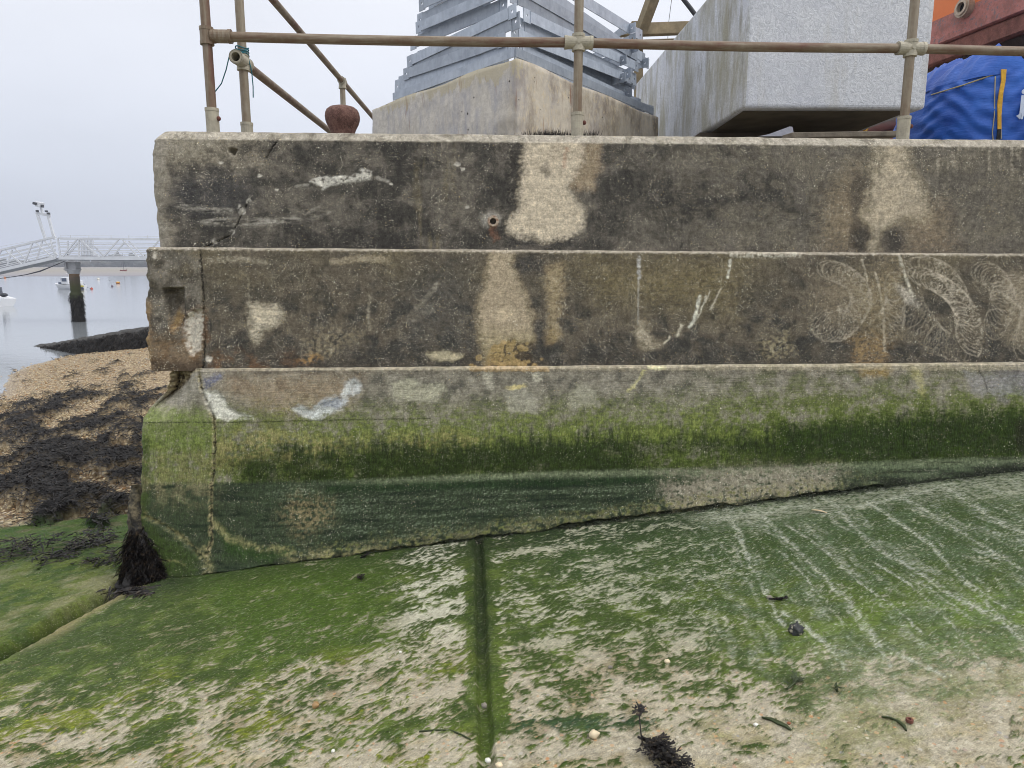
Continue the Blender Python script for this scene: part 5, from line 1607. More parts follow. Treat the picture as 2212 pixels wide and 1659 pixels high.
rr = random.Random(77)
m = MB(); cnt = 0
fl_ = wm.reshape(-1); Xf = X.reshape(-1); Yf = Y.reshape(-1); Hf = hB.reshape(-1); Uf = U.reshape(-1); Vf = V.reshape(-1)
ok = np.where((fl_ > .25) & (Uf > -60) & (Uf < 345) & (Hf > WATER + .02))[0]
pr_ = fl_[ok]; 
pick = rng.choice(ok, size=17000, p=pr_ / pr_.sum())
for i in pick:
    y_ = Yf[i]; sc = .8 + .05 * y_
    az = rr.uniform(0, 2 * PI)
    frond(m, (Xf[i] + rr.uniform(-.03, .03), Yf[i] + rr.uniform(-.03, .03), EYE + Hf[i] - .008), (math.cos(az), math.sin(az), rr.uniform(.15, .9)), rr.uniform(.06, .15) * sc, rr.uniform(.0025, .006) * sc, Vector((0, 0, 1)), .45, rr, 4)
tag(m.build('beach_seaweed', WEED), kind='stuff')
bpy.data.objects['beach_seaweed']['label'] = 'dark bladderwrack strewn over the shingle beach'

# loose pebbles near enough to be seen one by one
m = MB()
for i in rng.choice(np.where((peb.reshape(-1) > .5) & (Vf < 1200) & (Uf > -40) & (Uf < 345) & (Hf > WATER + .02))[0], size=1400):
    s_ = rr.uniform(.008, .02) * (.8 + .05 * Yf[i])
    m.blob((Xf[i], Yf[i], EYE + Hf[i] + s_ * .2), (s_, s_ * rr.uniform(.6, 1), s_ * .55), rr.randrange(999), .08, 7, 5)
g = G('pebbles'); cc = g.sep(g.vor(20, g.pos(), out=1))
tag(m.build('beach_pebbles', g.fin(g.ramp(cc[0], [(0, lin((150, 110, 66)) / 1.1), (.4, lin((190, 164, 126)) / 1.5), (.75, lin((206, 190, 158)) / 1.5), (1, lin((190, 188, 184)) / 1.5)]), .8)), kind='stuff')

# hanging clump on the wall's end
hw = thing('hanging_seaweed', on_slip(285, 1275), 'dark bladderwrack hanging down the left end of the wall over the slipway joint', 'seaweed')
m = MB()
base = on_slip(288, 1272); top_ = at(300, 1050, 3.62)
V = []; NR, NCq = 40, 40
for j in range(NR + 1):
    t = j / NR
    c = top_.lerp(Vector((base.x + .02, base.y + .12, base.z - .03)), t)
    r = (.042 + .085 * t ** 1.4) * (1 + .15 * math.sin(8 * t))
    for k in range(NCq):
        a = 2 * PI * k / NCq
        rr_ = r * (1 + .16 * math.sin(3 * a + 9 * t) + .12 * math.sin(7 * a - 11 * t) + .1 * rr.uniform(-1, 1))
        V.append(c + Vector((rr_ * math.cos(a) * .95, rr_ * math.sin(a) * .8, 0)))
F = []
for j in range(NR):
    for k in range(NCq):
        a = j * NCq + k; b = j * NCq + (k + 1) % NCq; F.append((a, b, b + NCq, a + NCq))
g = G('weedy_stub'); n = g.noise(30, 6, .7); sz = g.n('ShaderNodeSeparateXYZ', i0=g.pos()).node.outputs
c = g.mix(g.mapr(n, .42, .6), lin((52, 48, 34)), lin((116, 106, 82)))
c = g.mix(g.mapr(g.addm(sz[2], g.mul(g.math('SUBTRACT', n, .5), .4)), EYE - 1.42, EYE - 1.24, 1, .1), c, lin((28, 26, 26)))
m.add(V, F, True); m.build('weedy_core', g.fin(c, .7, g.bump(n, .9, .02)), hw)
m = MB()
for k in range(1150):
    t = rr.random() ** .6 * .60 + .38
    a = rr.uniform(-PI, .3)
    c = top_.lerp(Vector((base.x + .02, base.y + .12, base.z)), t); r = .025 + .115 * t ** 1.3
    p = c + Vector((r * math.cos(a), r * math.sin(a) * .85, 0))
    out_ = Vector((math.cos(a), math.sin(a), 0))
    L = min(rr.uniform(.10, .24), max(.04, (p.z - base.z + .02)))
    frond(m, p, out_ * rr.uniform(.1, .5) + Vector((rr.uniform(-.3, .3), 0, -1)), L * rr.uniform(.4, 1.1), rr.uniform(.003, .006) * (2 if rr.random() < .2 else 1), out_, rr.uniform(-.1, .12), rr, 5, 1.3)
for k in range(140):
    q = on_slip(rr.gauss(288, 22), 1278 + rr.uniform(-6, 9), -.005)
    az = rr.uniform(-PI, 0)
    frond(m, q + Vector((0, 0, .015)), (math.cos(az), math.sin(az), .2), rr.uniform(.05, .10), rr.uniform(.004, .007), Vector((0, 0, 1)), .5, rr, 4)
m.build('fronds', WEED, hw)

# wrack strewn over the green ground left of the slip
m = MB()
for k in range(2600):
    qx = rr.uniform(-30, 262); band_ = rr.choice([(1168, 7), (1128, 12), (1150, 16), (1180, 5), (1195, 9), (1210, 6)])
    if rr.random() < .35 and qx < 120: continue
    qy = rr.gauss(band_[0] + 9 * math.sin(qx * .05 + band_[0]) , band_[1])
    if qy > 1232 or qy < 1095: continue
    if math.sin(qx * .11 + band_[0] * .7) + math.sin(qx * .043 + band_[0]) < -.2: continue
    a_, b_ = ray(qx, qy); Yk = 4.2
    for _ in range(12):
        hb_ = max(float(beach_h(np.array(a_ * Yk), np.array(Yk))), slip_h(a_ * Yk) + .01 - 3 * max(0, Yk - 4.35)); Yk = hb_ / b_
    az = rr.uniform(0, 2 * PI)
    frond(m, (a_ * Yk, Yk, EYE + hb_ + rr.uniform(0, .03)), (math.cos(az), math.sin(az), rr.uniform(0, .5)), rr.uniform(.04, .09), rr.uniform(.003, .006), Vector((0, 0, 1)), .4, rr, 3)
o = m.build('strewn_seaweed', WEED); o['kind'] = 'stuff'

# weed in the corner under the wall's end, beside the channel
m = MB()
for k in range(900):
    q = on_slip(rr.gauss(245, 20), rr.gauss(1232, 24), -.05)
    az = rr.uniform(0, 2 * PI)
    frond(m, q + Vector((rr.uniform(-.03, .03), rr.uniform(0, .08), rr.uniform(0, .05))), (math.cos(az), math.sin(az), .2), rr.uniform(.05, .11), rr.uniform(.004, .007), Vector((0, 0, 1)), .6, rr, 3)
tag(m.build('seaweed_heap', WEED), 'low heap of dark wrack in the joint just left of the hanging clump', 'seaweed')

# fringe of algae in the angle between wall and slip
m = MB(); GALG = simple('dark_algae', (26, 36, 14), .6, .5, 30)
for k in range(5200):
    qx = rr.uniform(332, 2230); p = on_slip(qx, 1254 - .1245 * (qx - 330) + rr.uniform(-2, 4), 0)
    n0_ = fbm(np.array(qx / 60.), np.array(3.), 3, 501)
    if n0_ < rr.uniform(-.5, .25): continue
    frond(m, p + Vector((0, .015, rr.uniform(-.01, .02))), (rr.uniform(-.7, .9), -.5, rr.uniform(-.1, .9)), rr.uniform(.012, .034), rr.uniform(.0012, .003), Vector((0, -.6, .8)), .5, rr, 2)
o = m.build('foot_algae', GALG); o['kind'] = 'stuff'

# ------------------------------------------------------------------ small things on the slip
def lay(qx, qy, up=.0): return on_slip(qx, qy) + Vector((0, 0, up))


def branch(m, p, d, L, w, depth, rr):
    d = d.normalized(); nrm = Vector((0, 0, 1)); x = d.cross(nrm).normalized(); q = Vector(p); V = []; seg = 3
    for i in range(seg + 1):
        V += [q - x * w + nrm * .002, q + x * w + nrm * rr.uniform(0, .004), q + nrm * (.004 + w * .5)]
        d = (d + x * rr.uniform(-.2, .2) + nrm * rr.uniform(-.12, .10)).normalized()
        q = q + d * L / seg
    F = []
    for i in range(seg):
        a = 3 * i
        F += [(a, a + 2, a + 5, a + 3), (a + 2, a + 1, a + 4, a + 5)]
    m.add(V, F, True)
    if rr.random() < .22: m.blob(q + nrm * .003, (w * 1.1, w * 1.1, w * .8), rr.randrange(99), .05, 7, 5)
    if depth > 0:
        for s_ in (-1, 1):
            branch(m, q, d + x * s_ * rr.uniform(.35, .75), L * rr.uniform(.7, .95), w * .85, depth - 1, rr)


def sprig(name, pts, n, L, w, label, depth=2, seed=3, mat=None):
    rr = random.Random(seed); m = MB()
    P = [lay(*p, .006) for p in pts]
    m.tube([p + Vector((0, 0, .004)) for p in P], .004, 6)
    for k in range(n):
        t = rr.random() ** .8 * (len(P) - 1); i = min(int(t), len(P) - 2); p = P[i].lerp(P[i + 1], t - i)
        d = (P[i + 1] - P[i]).normalized(); x = d.cross(Vector((0, 0, 1)))
        branch(m, p + Vector((0, 0, rr.uniform(0, .012))), d * .8 + x * rr.uniform(-1, 1) + Vector((0, 0, rr.uniform(0, .35))), L * rr.uniform(.6, 1.1), w * rr.uniform(.7, 1.2), depth, rr)
    return tag(m.build(name, mat or WEED), label, 'seaweed')


sprig('wrack_sprig', [(1378, 1598), (1400, 1610), (1425, 1634), (1462, 1668)], 64, .024, .0034, 'black wrack sprig with a stalked tuft lying on bare concrete, nearest the camera', 2, 3)
m = MB(); rr2 = random.Random(8)
P = [lay(1388, 1618, .01), lay(1384, 1596, .02), lay(1381, 1575, .03), lay(1380, 1562, .035)]
m.tube(P, .0022, 6)
for k in range(16): branch(m, P[-1 if k % 2 else -2].lerp(P[-1], .5), Vector((rr2.uniform(-1, 1), .6 + rr2.uniform(-.3, .6), rr2.uniform(.1, .6))), .012, .0032, 1, rr2)
ob = m.build('stalked_tuft', WEED, bpy.data.objects['wrack_sprig'])
GW = simple('green_ribbon_weed', (46, 58, 26), .5, .3, 30)
sprig('wrack_scrap', [(1700, 1494), (1712, 1484), (1720, 1474)], 14, .013, .0036, 'dark green weed scrap on the algae film in front of the dark flint', 1, 5, GW)
sprig('wrack_scrap', [(1805, 1484), (1808, 1500)], 8, .010, .003, 'dark weed tuft with a trailing tail, right of the weed scrap', 1, 6, GW)
sprig('wrack_scrap', [(772, 1250), (782, 1254)], 10, .012, .003, 'tiny black wrack scrap on the green slip left of the joint', 1, 9)
sprig('wrack_scrap', [(778, 1208), (790, 1206)], 10, .014, .003, 'small brown weed tuft at the foot of the wall, left half', 1, 10)
sprig('wrack_scrap', [(1660, 1298), (1690, 1300)], 10, .012, .003, 'thin dark weed scrap between the pale water trails', 1, 12)



def strip_weed(pts, ws, label):
    m = MB(); P = [lay(x, y, .006 + .004 * math.sin(3 * i)) for i, (x, y) in enumerate(pts)]; V = []
    for i, p in enumerate(P):
        d = (P[min(i + 1, len(P) - 1)] - P[max(i - 1, 0)]).normalized(); x = d.cross(Vector((0, 0, 1)))
        V += [p - x * ws[i], p + x * ws[i] + Vector((0, 0, .003)), p + x * ws[i] - Vector((0, 0, .004)), p - x * ws[i] - Vector((0, 0, .004))]
    F = []
    for i in range(len(P) - 1):
        for k in range(4): F.append((4 * i + k, 4 * i + (k + 1) % 4, 4 * i + 4 + (k + 1) % 4, 4 * i + 4 + k))
    m.add(V, F, True)
    return tag(m.build('ribbon_weed', GW), label, 'seaweed')


strip_weed([(1645, 1552), (1665, 1556), (1682, 1563), (1698, 1572), (1710, 1580)], [.002, .006, .009, .006, .002], 'dark green ribbon of weed lying on the bare concrete at lower right')
strip_weed([(1904, 1551), (1922, 1553), (1940, 1560), (1952, 1571), (1958, 1580)], [.0015, .003, .005, .005, .002], 'thin curved weed ribbon next to the rusty nut')
strip_weed([(905, 1583), (940, 1580), (975, 1580), (1000, 1592), (1018, 1600)], [.001, .0018, .002, .002, .001], 'thin stalk of weed on the concrete left of the joint')

STONE = simple('grey_stone', (128, 122, 112), .85, .3, 40, 0, .6, .006); PALE = simple('pale_shell', (206, 190, 160), .55, .15, 40, 0, .3, .003); WHITE = simple('white_shell', (214, 212, 204), .5, .1, 40)
g = G('flint'); n = g.noise(28, 5, .6, g.pos()); FLINT = g.fin(g.ramp(n, [(.42, lin((36, 38, 40))), (.55, lin((62, 64, 64))), (.62, lin((190, 182, 160)))]), .6, g.bump(n, .8, .01))
ORG = simple('orange_shell', (150, 120, 80), .4, .25, 30); BRICK = simple('brick_red', (134, 84, 60), .85, .2, 40); RBR = simple('rust_brown', (98, 58, 48), .85, .3, 60)


def stone(name, q, r, mat, label, cat, seed=1, rough=.12, rz=0.0):
    p = lay(*q); R = Matrix.Rotation(rz, 3, 'Z')
    return tag(MB().blob(p + Vector((0, 0, r[2] * .75)), r, seed, rough, 18, 12, R).build(name, mat), label, cat)


stone('flint', (1720, 1370), (.024, .02, .024), FLINT, 'dark knobbly flint with a white patch at the end of a water trail', 'stone', 4, .28)
stone('pebble', (1662, 1294), (.011, .009, .009), STONE, 'small grey pebble beyond the dark flint, beside the water trails', 'stone', 5)
stone('pebble', (1441, 1432), (.010, .009, .008), PALE, 'pale round pebble on streaked algae right of the slipway joint', 'stone', 6)
stone('pebble', (1318, 1444), (.008, .006, .006), STONE, 'tiny grey pebble left of the pale round one, right of the joint', 'stone', 7)
stone('pebble', (1633, 1568), (.008, .006, .005), WHITE, 'small white pebble left of the dark green weed ribbon', 'stone', 8)
stone('pebble', (1704, 1564), (.006, .005, .004), BRICK, 'small brick red pebble touching the dark green weed ribbon', 'stone', 9)
stone('pebble', (1046, 1528), (.010, .010, .009), STONE, 'grey pebble sitting in the weedy joint of the slipway', 'stone', 10)
stone('pebble', (1054, 1646), (.009, .008, .007), WHITE, 'white pebble in the slipway joint near the bottom of the photo', 'stone', 11)
stone('pebble', (1078, 1655), (.011, .009, .006), PALE, 'tan pebble on the concrete just right of the slipway joint', 'stone', 12)
stone('pebble', (865, 1410), (.006, .005, .004), WHITE, 'tiny white pebble on yellowish algae left of the joint', 'stone', 13)


def shell(q, r, mat, label, rz=0.0, seed=1):
    """a whelk-like turned shell: coiled body with a spire"""
    p = lay(*q); m = MB(); R = Matrix.Rotation(rz, 3, 'Z') @ Matrix.Rotation(1.2, 3, 'X')
    prof_ = [(.0, -1.0), (.35, -.9), (.7, -.55), (.9, -.1), (.86, .15), (.62, .32), (.60, .40), (.46, .55), (.42, .62), (.28, .78), (.24, .84), (.0, 1.05)]
    V = []; F = []; seg = 20
    for k, (a, z) in enumerate(prof_):
        for i in range(seg):
            t = 2 * PI * i / seg; rr_ = a * (1 + .05 * math.sin(9 * t + 5 * z))
            V.append(p + Vector((0, 0, r * .8)) + R @ Vector((rr_ * math.cos(t) * r, rr_ * math.sin(t) * r, z * r * 1.15)))
    for k in range(len(prof_) - 1):
        for i in range(seg):
            a = k * seg + i; b = k * seg + (i + 1) % seg; F.append((a, b, b + seg, a + seg))
    return tag(m.add(V, F, True).build('sea_shell', mat), label, 'shell')


shell((683, 1530), .0145, ORG, 'glossy orange brown shell on the concrete left of the joint', 1.0)
shell((1284, 1594), .0155, PALE, 'cream shell lying on the bare concrete right of the joint', 1.4)
shell((720, 1626), .007, WHITE, 'small white shell scrap near the bottom left of the joint', .4)
m = MB(); p = lay(1964, 1562, .004)
m.pipe(p, p + Vector((0, 0, .010)), .0105, .0052, 6)
tag(m.build('rusty_nut', RBR), 'rusty hexagonal nut on the bare concrete at lower right', 'nut')
m = MB(); p = lay(1768, 1107, .006); V = []; F = []
for i in range(9):
    t = i / 8; w_ = .008 * math.sin(PI * (t * .92 + .04)) ; q = p + Vector((-.028 + .062 * t, .02 - .045 * t, .006 * math.sin(PI * t)))
    V += [q + Vector((w_ * .7, w_, 0)), q + Vector((0, 0, .003)), q - Vector((w_ * .7, w_, 0)), q - Vector((0, 0, .002))]
for i in range(8):
    a = 4 * i; F += [(a, a + 1, a + 5, a + 4), (a + 1, a + 2, a + 6, a + 5), (a + 2, a + 3, a + 7, a + 6), (a + 3, a, a + 4, a + 7)]
tag(m.add(V, F, True).build('dry_leaf', simple('dry_leaf', (206, 184, 150), .7, .15, 60)), 'pale dry leaf on the green slip near the wall, right half', 'leaf')

# ------------------------------------------------------------------ water and the far shore
g = G('calm_water')
wv = g.noise(1, 4, .6, g.pos((1.2, 4.5, 1)), dist=.4); wv2 = g.noise(1, 3, .5, g.pos((5, 16, 1)))
WATERM = g.fin((.25, .27, .29), .06, g.bump(g.addm(wv, g.mul(wv2, .35)), .10, .05), spec=.5)
m = MB(); m.add([(-900, 6, EYE + WATER), (500, 6, EYE + WATER), (500, 700, EYE + WATER), (-900, 700, EYE + WATER)], [(0, 1, 2, 3)])
m.add([(-60, -20, EYE + WATER), (-7.5, -20, EYE + WATER), (-7.5, 6, EYE + WATER), (-60, 6, EYE + WATER)], [(0, 1, 2, 3)])
tag(m.build('water', WATERM), kind='structure')

g = G('mudflat_sand'); n = g.noise(1, 5, .6, g.pos((.012, .05, 1))); sy = g.n('ShaderNodeSeparateXYZ', i0=g.pos()).node.outputs
c = g.mix(g.mapr(n, .4, .6), lin((154, 148, 140)) / 1.5, lin((172, 164, 152)) / 1.5)
c = g.mix(g.mapr(sy[1], 190, 290, .85, 0), c, lin((150, 148, 156)) / 1.4)
c = g.mix(g.mapr(sy[1], 172, 182, .9, 0), c, lin((104, 102, 108)) / 1.4)
c = g.mix(g.mapr(n, .62, .70, 0, .7), c, lin((130, 122, 98)) / 1.5)
MUD = g.fin(c, .9)
V = []; F = []; xs = np.linspace(-1600, 900, 120); ysm = [165, 178, 200, 260, 340, 480, 700, 1000, 1500]
for Yk in ysm:
    for xx in xs:
        base_ = Yk + (10 * math.sin(xx * .02) + 6 * math.sin(xx * .053) if Yk < 250 else 0)
        hh = {165: -2.75, 178: -2.59, 200: -2.5, 260: -2.42, 340: -2.35, 480: -2.2, 700: -1.9, 1000: -1.5, 1500: 1}[Yk]
        V.append((xx, base_, EYE + hh))
n = len(xs)
for j in range(len(ysm) - 1):
    for i in range(n - 1): a = j * n + i; F.append((a, a + 1, a + n + 1, a + n))
tag(MB().add(V, F, True).build('mudflat', MUD), kind='structure')

# far wood: one mass of crowns along the shore
rr = random.Random(31); m = MB()
for k in range(520):
    xx = rr.uniform(-820, -330) if k < 430 else rr.uniform(-330, 500); Yk = rr.uniform(760, 960)
    big = 1.5 if -440 < xx < -360 and rr.random() < .7 else 1.0
    r = rr.uniform(3.0, 6.5) * big
    c = Vector((xx, Yk, EYE - 1.6 + r * .55))
    for q in range(4):
        m.blob(c + Vector((rr.uniform(-r, r) * .9, rr.uniform(-r, r), rr.uniform(-.1, .35) * r)), (r * rr.uniform(.5, .9), r * .7, r * rr.uniform(.4, .7)), rr.randrange(999), .3, 9, 6)
m.box((-300, 860, EYE - .4), (1300, 60, 4))
g = G('far_foliage'); n = g.noise(.12, 4, .6); cc = g.sep(g.vor(.05, g.pos(), out=1))
tag(m.build('far_wood', g.fin(g.mix(cc[0], g.mix(n, (.020, .030, .022), (.06, .075, .05)), (.075, .06, .045)), .9)), kind='stuff')
V = []; F = []; xs = np.linspace(-5200, 2600, 160)
hz_ = 26 + 60 * np.clip(fbm(xs / 900, xs * 0, 4, 401) + .35, 0, 1) * np.exp(-((xs + 2450) / 900) ** 2) + 8 * fbm(xs / 200, xs * 0, 3, 402)
for xx, hh in zip(xs, hz_): V += [(xx, 4200, EYE - 6), (xx, 4500, EYE + hh * .55), (xx, 5200, EYE - 6)]
for i in range(159):
    a = 3 * i; F += [(a, a + 3, a + 4, a + 1), (a + 1, a + 4, a + 5, a + 2)]
tag(MB().add(V, F, True).build('hills', simple('hill_green', (70, 84, 70), .95, .2, .004, bump=0)), kind='structure')

# ------------------------------------------------------------------ weedy groyne
gq = [(18, 757, 762, 24.0), (60, 752, 764, 22.5), (110, 745, 766, 21.5), (160, 736, 766, 20.5), (200, 729, 765, 20.0), (250, 720, 761, 19.5), (300, 712, 756, 19.0), (345, 704, 752, 18.6), (400, 696, 748, 18.2), (520, 676, 742, 17.6), (660, 656, 738, 17.0)]
V = []; F = []; nS = 150; nP = 22; prof_pts = []
qs = np.array([k[0] for k in gq], float); tq = np.array([k[1] for k in gq], float); bq = np.array([k[2] for k in gq], float); yq = np.array([k[3] for k in gq], float)
for i in range(nS):
    x = 14 + (660 - 14) * i / (nS - 1)
    tp = at(x, np.interp(x, qs, tq) + 1.2 * math.sin(i * .9) + rr.uniform(-.6, .6), np.interp(x, qs, yq) + .25); bp = at(x, np.interp(x, qs, bq), np.interp(x, qs, yq))
    H_ = tp.z - bp.z; th = .9
    for j in range(nP):
        t = j / (nP - 1)
        if t < .5:
            u_ = t / .5; p = Vector((bp.x, bp.y + .18 * u_, bp.z - .2 + (H_ + .2) * u_))
        elif t < .75:
            u_ = (t - .5) / .25; p = Vector((tp.x, tp.y + th * u_, tp.z + .03 * math.sin(PI * u_)))
        else:
            u_ = (t - .75) / .25; p = Vector((tp.x, tp.y + th + .2 * u_, tp.z - (H_ + .4) * u_))
        p += Vector((rr.uniform(-.04, .04), rr.uniform(-.06, .06), rr.uniform(-.035, .035)))
        V.append(p)
for i in range(nS - 1):
    for j in range(nP - 1): a = i * nP + j; F.append((a, a + nP, a + nP + 1, a + 1))
gro = thing('groyne', at(200, 764, 20.0), 'low groyne wall thick with black seaweed running into the water', 'groyne')
g = G('weed_covered_wall'); n = g.noise(6, 6, .7); nv = g.noise(1, 4, .7, g.pos((14, 14, 4)))
MB().add(V, F, True).build('wall_body', g.fin(g.mix(g.mapr(g.addm(g.mul(n, .5), g.mul(nv, .5)), .42, .62), (.012, .012, .013), (.055, .05, .044)), .75, g.bump(nv, .9, .06)), gro)
m = MB()
for k in range(4200):
    i = rr.randrange(nS - 1); j = rr.choice([3, 4, 5, 6, 7, 8, 9, 10]); p = V[i * nP + j].lerp(V[(i + 1) * nP + j], rr.random())
    frond(m, p + Vector((0, -.03, .02)), (rr.uniform(-.4, .4), -.5, -.6 if j < 11 else .4), rr.uniform(.06, .14), rr.uniform(.008, .016), Vector((0, -1, .3)), .3, rr, 2)
m.build('hanging_weed', WEED, gro)

# ------------------------------------------------------------------ gangway bridge
ALU = simple('white_aluminium', (206, 208, 212), .45, .10, 3, .2, 0); ALG = simple('grey_deck_edge', (150, 152, 158), .6, .15, 3, .2, 0)
K = .23995


def cz(x, y, Y): return at(x * K, 398.2 + y * K, Y)        # survey of the enlarged detail


gw = thing('gangway', cz(640, 690, 32), 'white lattice footbridge reaching over the water on a weedy pile, level span', 'footbridge')
gi = thing('gangway', cz(300, 740, 32), 'sloping white lattice ramp going down to the left from the footbridge', 'footbridge')


def truss(root, x0, x1, top, bot, Y, zig, rails, side_):
    """top/bot are functions of the survey x"""
    m = MB(); N_ = 8
    m.bar(cz(x0, top(x0), Y), cz(x1, top(x1), Y), .07, .07); m.build('top_chord', ALU, root)
    m = MB(); m.bar(cz(x0, bot(x0), Y), cz(x1, bot(x1), Y), .07, .13); m.build('bottom_chord', ALU, root)
    for f in rails:
        m = MB(); m.bar(cz(x0, top(x0) * (1 - f) + bot(x0) * f, Y), cz(x1, top(x1) * (1 - f) + bot(x1) * f, Y), .035, .035); m.build('mid_rail', ALU, root)
    for xa, fa, xb, fb_ in zig:
        m = MB(); m.bar(cz(xa, top(xa) * (1 - fa) + bot(xa) * fa, Y), cz(xb, top(xb) * (1 - fb_) + bot(xb) * fb_, Y), .06, .055); m.build('brace', ALU, root)


lt = lambda x: 485 + (x - 540) * .009; lb = lambda x: 664 + (x - 540) * .008
zigL = [(520, 0, 545, 1), (553, 1, 700, 0), (710, 0, 712, 1), (712, 0, 905, 1), (920, 1, 1075, 0), (1095, 0, 1260, 1), (1290, 1, 1440, 0), (1460, 0, 1620, 1)] + [z_ for k_ in range(4) for z_ in ((1640 + 330 * k_, 1, 1790 + 330 * k_, 0), (1810 + 330 * k_, 0, 1960 + 330 * k_, 1))]
truss(gw, 530, 2900, lt, lb, 32.0, zigL, (.22, .42, .60, .78), 0)
zigF = [(600, 1, 720, .1), (730, .1, 860, 1), (940, 1, 850, .4), (1010, 1, 1130, .1), (1160, .1, 1300, 1), (610, .1, 612, 1)]
truss(gw, 545, 2900, lambda x: lt(x) + 6, lambda x: lb(x) - 14, 33.4, zigF, (.3, .5, .72), 1)
it = lambda x: 585 - (x - 30) * .245; ib = lambda x: 770 - (x - 0) * .2
ib = lambda x: 774 - x * .228
zigI = [(40, 0, 205, 1), (215, 1, 295, 0), (310, 0, 480, 1), (-120, 1, 20, 0), (450, 0, 500, 1), (-320, 0, -140, 1)]
truss(gi, -420, 500, it, ib, 32.0, zigI, (.25, .42, .60, .78), 0)
truss(gi, -420, 505, lambda x: it(x) + 6, lambda x: ib(x) - 16, 33.4, [(130, .05, 255, 1), (60, 1, 110, .1), (330, 1, 380, .05), (400, .05, 520, 1)], (.3, .5, .72), 1)
for root, xa, xb, bf in ((gw, 530, 2900, lb), (gi, -420, 505, ib)):
    m = MB(); a = cz(xa, bf(xa) + 10, 32.7); b = cz(xb, bf(xb) + 10, 32.7); m.bar(a, b, 1.35, .10); m.build('deck', ALG, root)
# gate panel of upright slats
m = MB()
for x in np.linspace(735, 838, 9): m.bar(cz(x, 492, 32.9), cz(x, 645, 32.9), .045, .02)
for y in (492, 560, 642): m.bar(cz(733, y, 32.95), cz(842, y, 32.95), .03, .05)
m.build('gate_panel', ALU, gw)
m = MB()
for x in (548, 635, 800, 1000, 1160, 1330): m.bar(cz(x, 458, 33.0), cz(x, 486, 33.0), .02, .02)
m.tube([cz(545, 458, 33), cz(900, 462, 33), cz(2900, 490, 33)], .008, 5); m.tube([cz(0, 560, 32.4), cz(220, 520, 32.4), cz(500, 488, 32.4)], .008, 5)
m.build('guard_wire', ALU, gw)
# lamp gantry standing on the ramp
lg = thing('lamp_gantry', cz(450, 495, 32.3), 'leaning white two legged lamp gantry at the top of the sloping ramp', 'gantry')
for x0_, y0_, x1_, y1_ in ((408, 492, 332, 255), (492, 496, 434, 285)):
    m = MB(); m.bar(cz(x0_, y0_, 32.3), cz(x1_, y1_, 32.3), .095, .095); m.build('leg', ALU, lg)
m = MB(); m.bar(cz(326, 258, 32.3), cz(452, 282, 32.3), .08, .12); m.build('crossbar', ALU, lg)
m = MB(); m.bar(cz(385, 268, 32.3), cz(365, 190, 32.3), .07, .08); m.build('mast', ALU, lg)
m = MB(); m.box(cz(358, 182, 32.3), (.24, .3, .22), Matrix.Rotation(.2, 3, 'Y')); m.build('lamp_head', ALU, lg, .02)
m = MB(); m.box(cz(322, 174, 32.2), (.16, .2, .11), Matrix.Rotation(.25, 3, 'Y')); m.box(cz(382, 196, 32.2), (.06, .12, .12)); m.box(cz(335, 240, 32.2), (.08, .1, .08)); m.box(cz(418, 242, 32.2), (.09, .1, .07)); m.box(cz(436, 262, 32.2), (.1, .1, .08)); m.build('fitting', simple('dark_fitting', (70, 72, 78), .6, .1, 3, bump=0), lg)

# the pile
pc = cz(655, 700, 32.6); pw = on_h(168, 694, WATER); pcx = pc.x
pl_ = thing('pile', Vector((pcx, 32.6, EYE + WATER)), 'round pile carrying the footbridge, weed covered below the tide line', 'pile')
g = G('tidal_steel'); n = g.noise(3, 6, .7); sz = g.n('ShaderNodeSeparateXYZ', i0=g.pos()).node.outputs
zz = g.addm(sz[2], g.mul(g.math('SUBTRACT', n, .5), .5))
c = g.ramp(g.mapr(zz, EYE - 2.6, EYE - .25), [(0, lin((24, 22, 20))), (.42, lin((26, 25, 22))), (.52, lin((52, 58, 34))), (.7, lin((70, 72, 44))), (.85, lin((92, 82, 72))), (.93, lin((120, 96, 72))), (1, lin((128, 116, 104)))])
PILE = g.fin(c, .8, g.bump(n, .7, .04))
pr = []
for t in np.linspace(0, 1, 60):
    h = -3.6 + t * (3.6 - .28); r = .215 + (.05 * (.4 + .6 * abs(math.sin(t * 57)) + rr.uniform(-.2, .4)) if h < -1.25 else 0)
    pr.append((r, EYE + h))
sh_ = MB().lathe(pr, (pcx, 32.6, 0), 26, .05).build('shaft', PILE, pl_)
m = MB()
for k in range(420):
    a = rr.uniform(0, 2 * PI); h = rr.uniform(-2.55, -1.3); p = Vector((pcx + .25 * math.cos(a), 32.6 + .25 * math.sin(a), EYE + h)); o_ = Vector((math.cos(a), math.sin(a), 0))
    frond(m, p, o_ * .5 + Vector((0, 0, -.8)), rr.uniform(.1, .25), rr.uniform(.012, .03), o_, .1, rr, 2)
m.build('weed', WEED, sh_)
m = MB(); m.box((pcx, 32.6, EYE - .02), (.46, .40, .34)); m.lathe([(.34, EYE - .16), (.30, EYE - .20), (.24, EYE - .38)], (pcx, 32.6, 0), 20); m.box((pcx - .2, 32.36, EYE - .05), (.10, .06, .42)); m.box((pcx, 32.5, EYE - .17), (.56, .40, .05))
m.build('pile_cap', simple('grey_steel_cap', (172, 172, 174), .6, .15, 4, .2), pl_, .01)

ROPE = simple('dark_rope', (62, 64, 72), .8, .1, 20, bump=0)
tag(MB().tube([cz(585, 690, 32.2), cz(480, 735, 32.1), cz(360, 782, 32), cz(240, 812, 31.9), cz(120, 832, 31.8), cz(-40, 852, 31.7), cz(-300, 880, 31.6)], .022, 6, rad=[.015, .018, .035, .022, .018, .015, .015]).build('mooring_cable', ROPE), 'dark cable sagging from the pile head down to the left', 'cable')

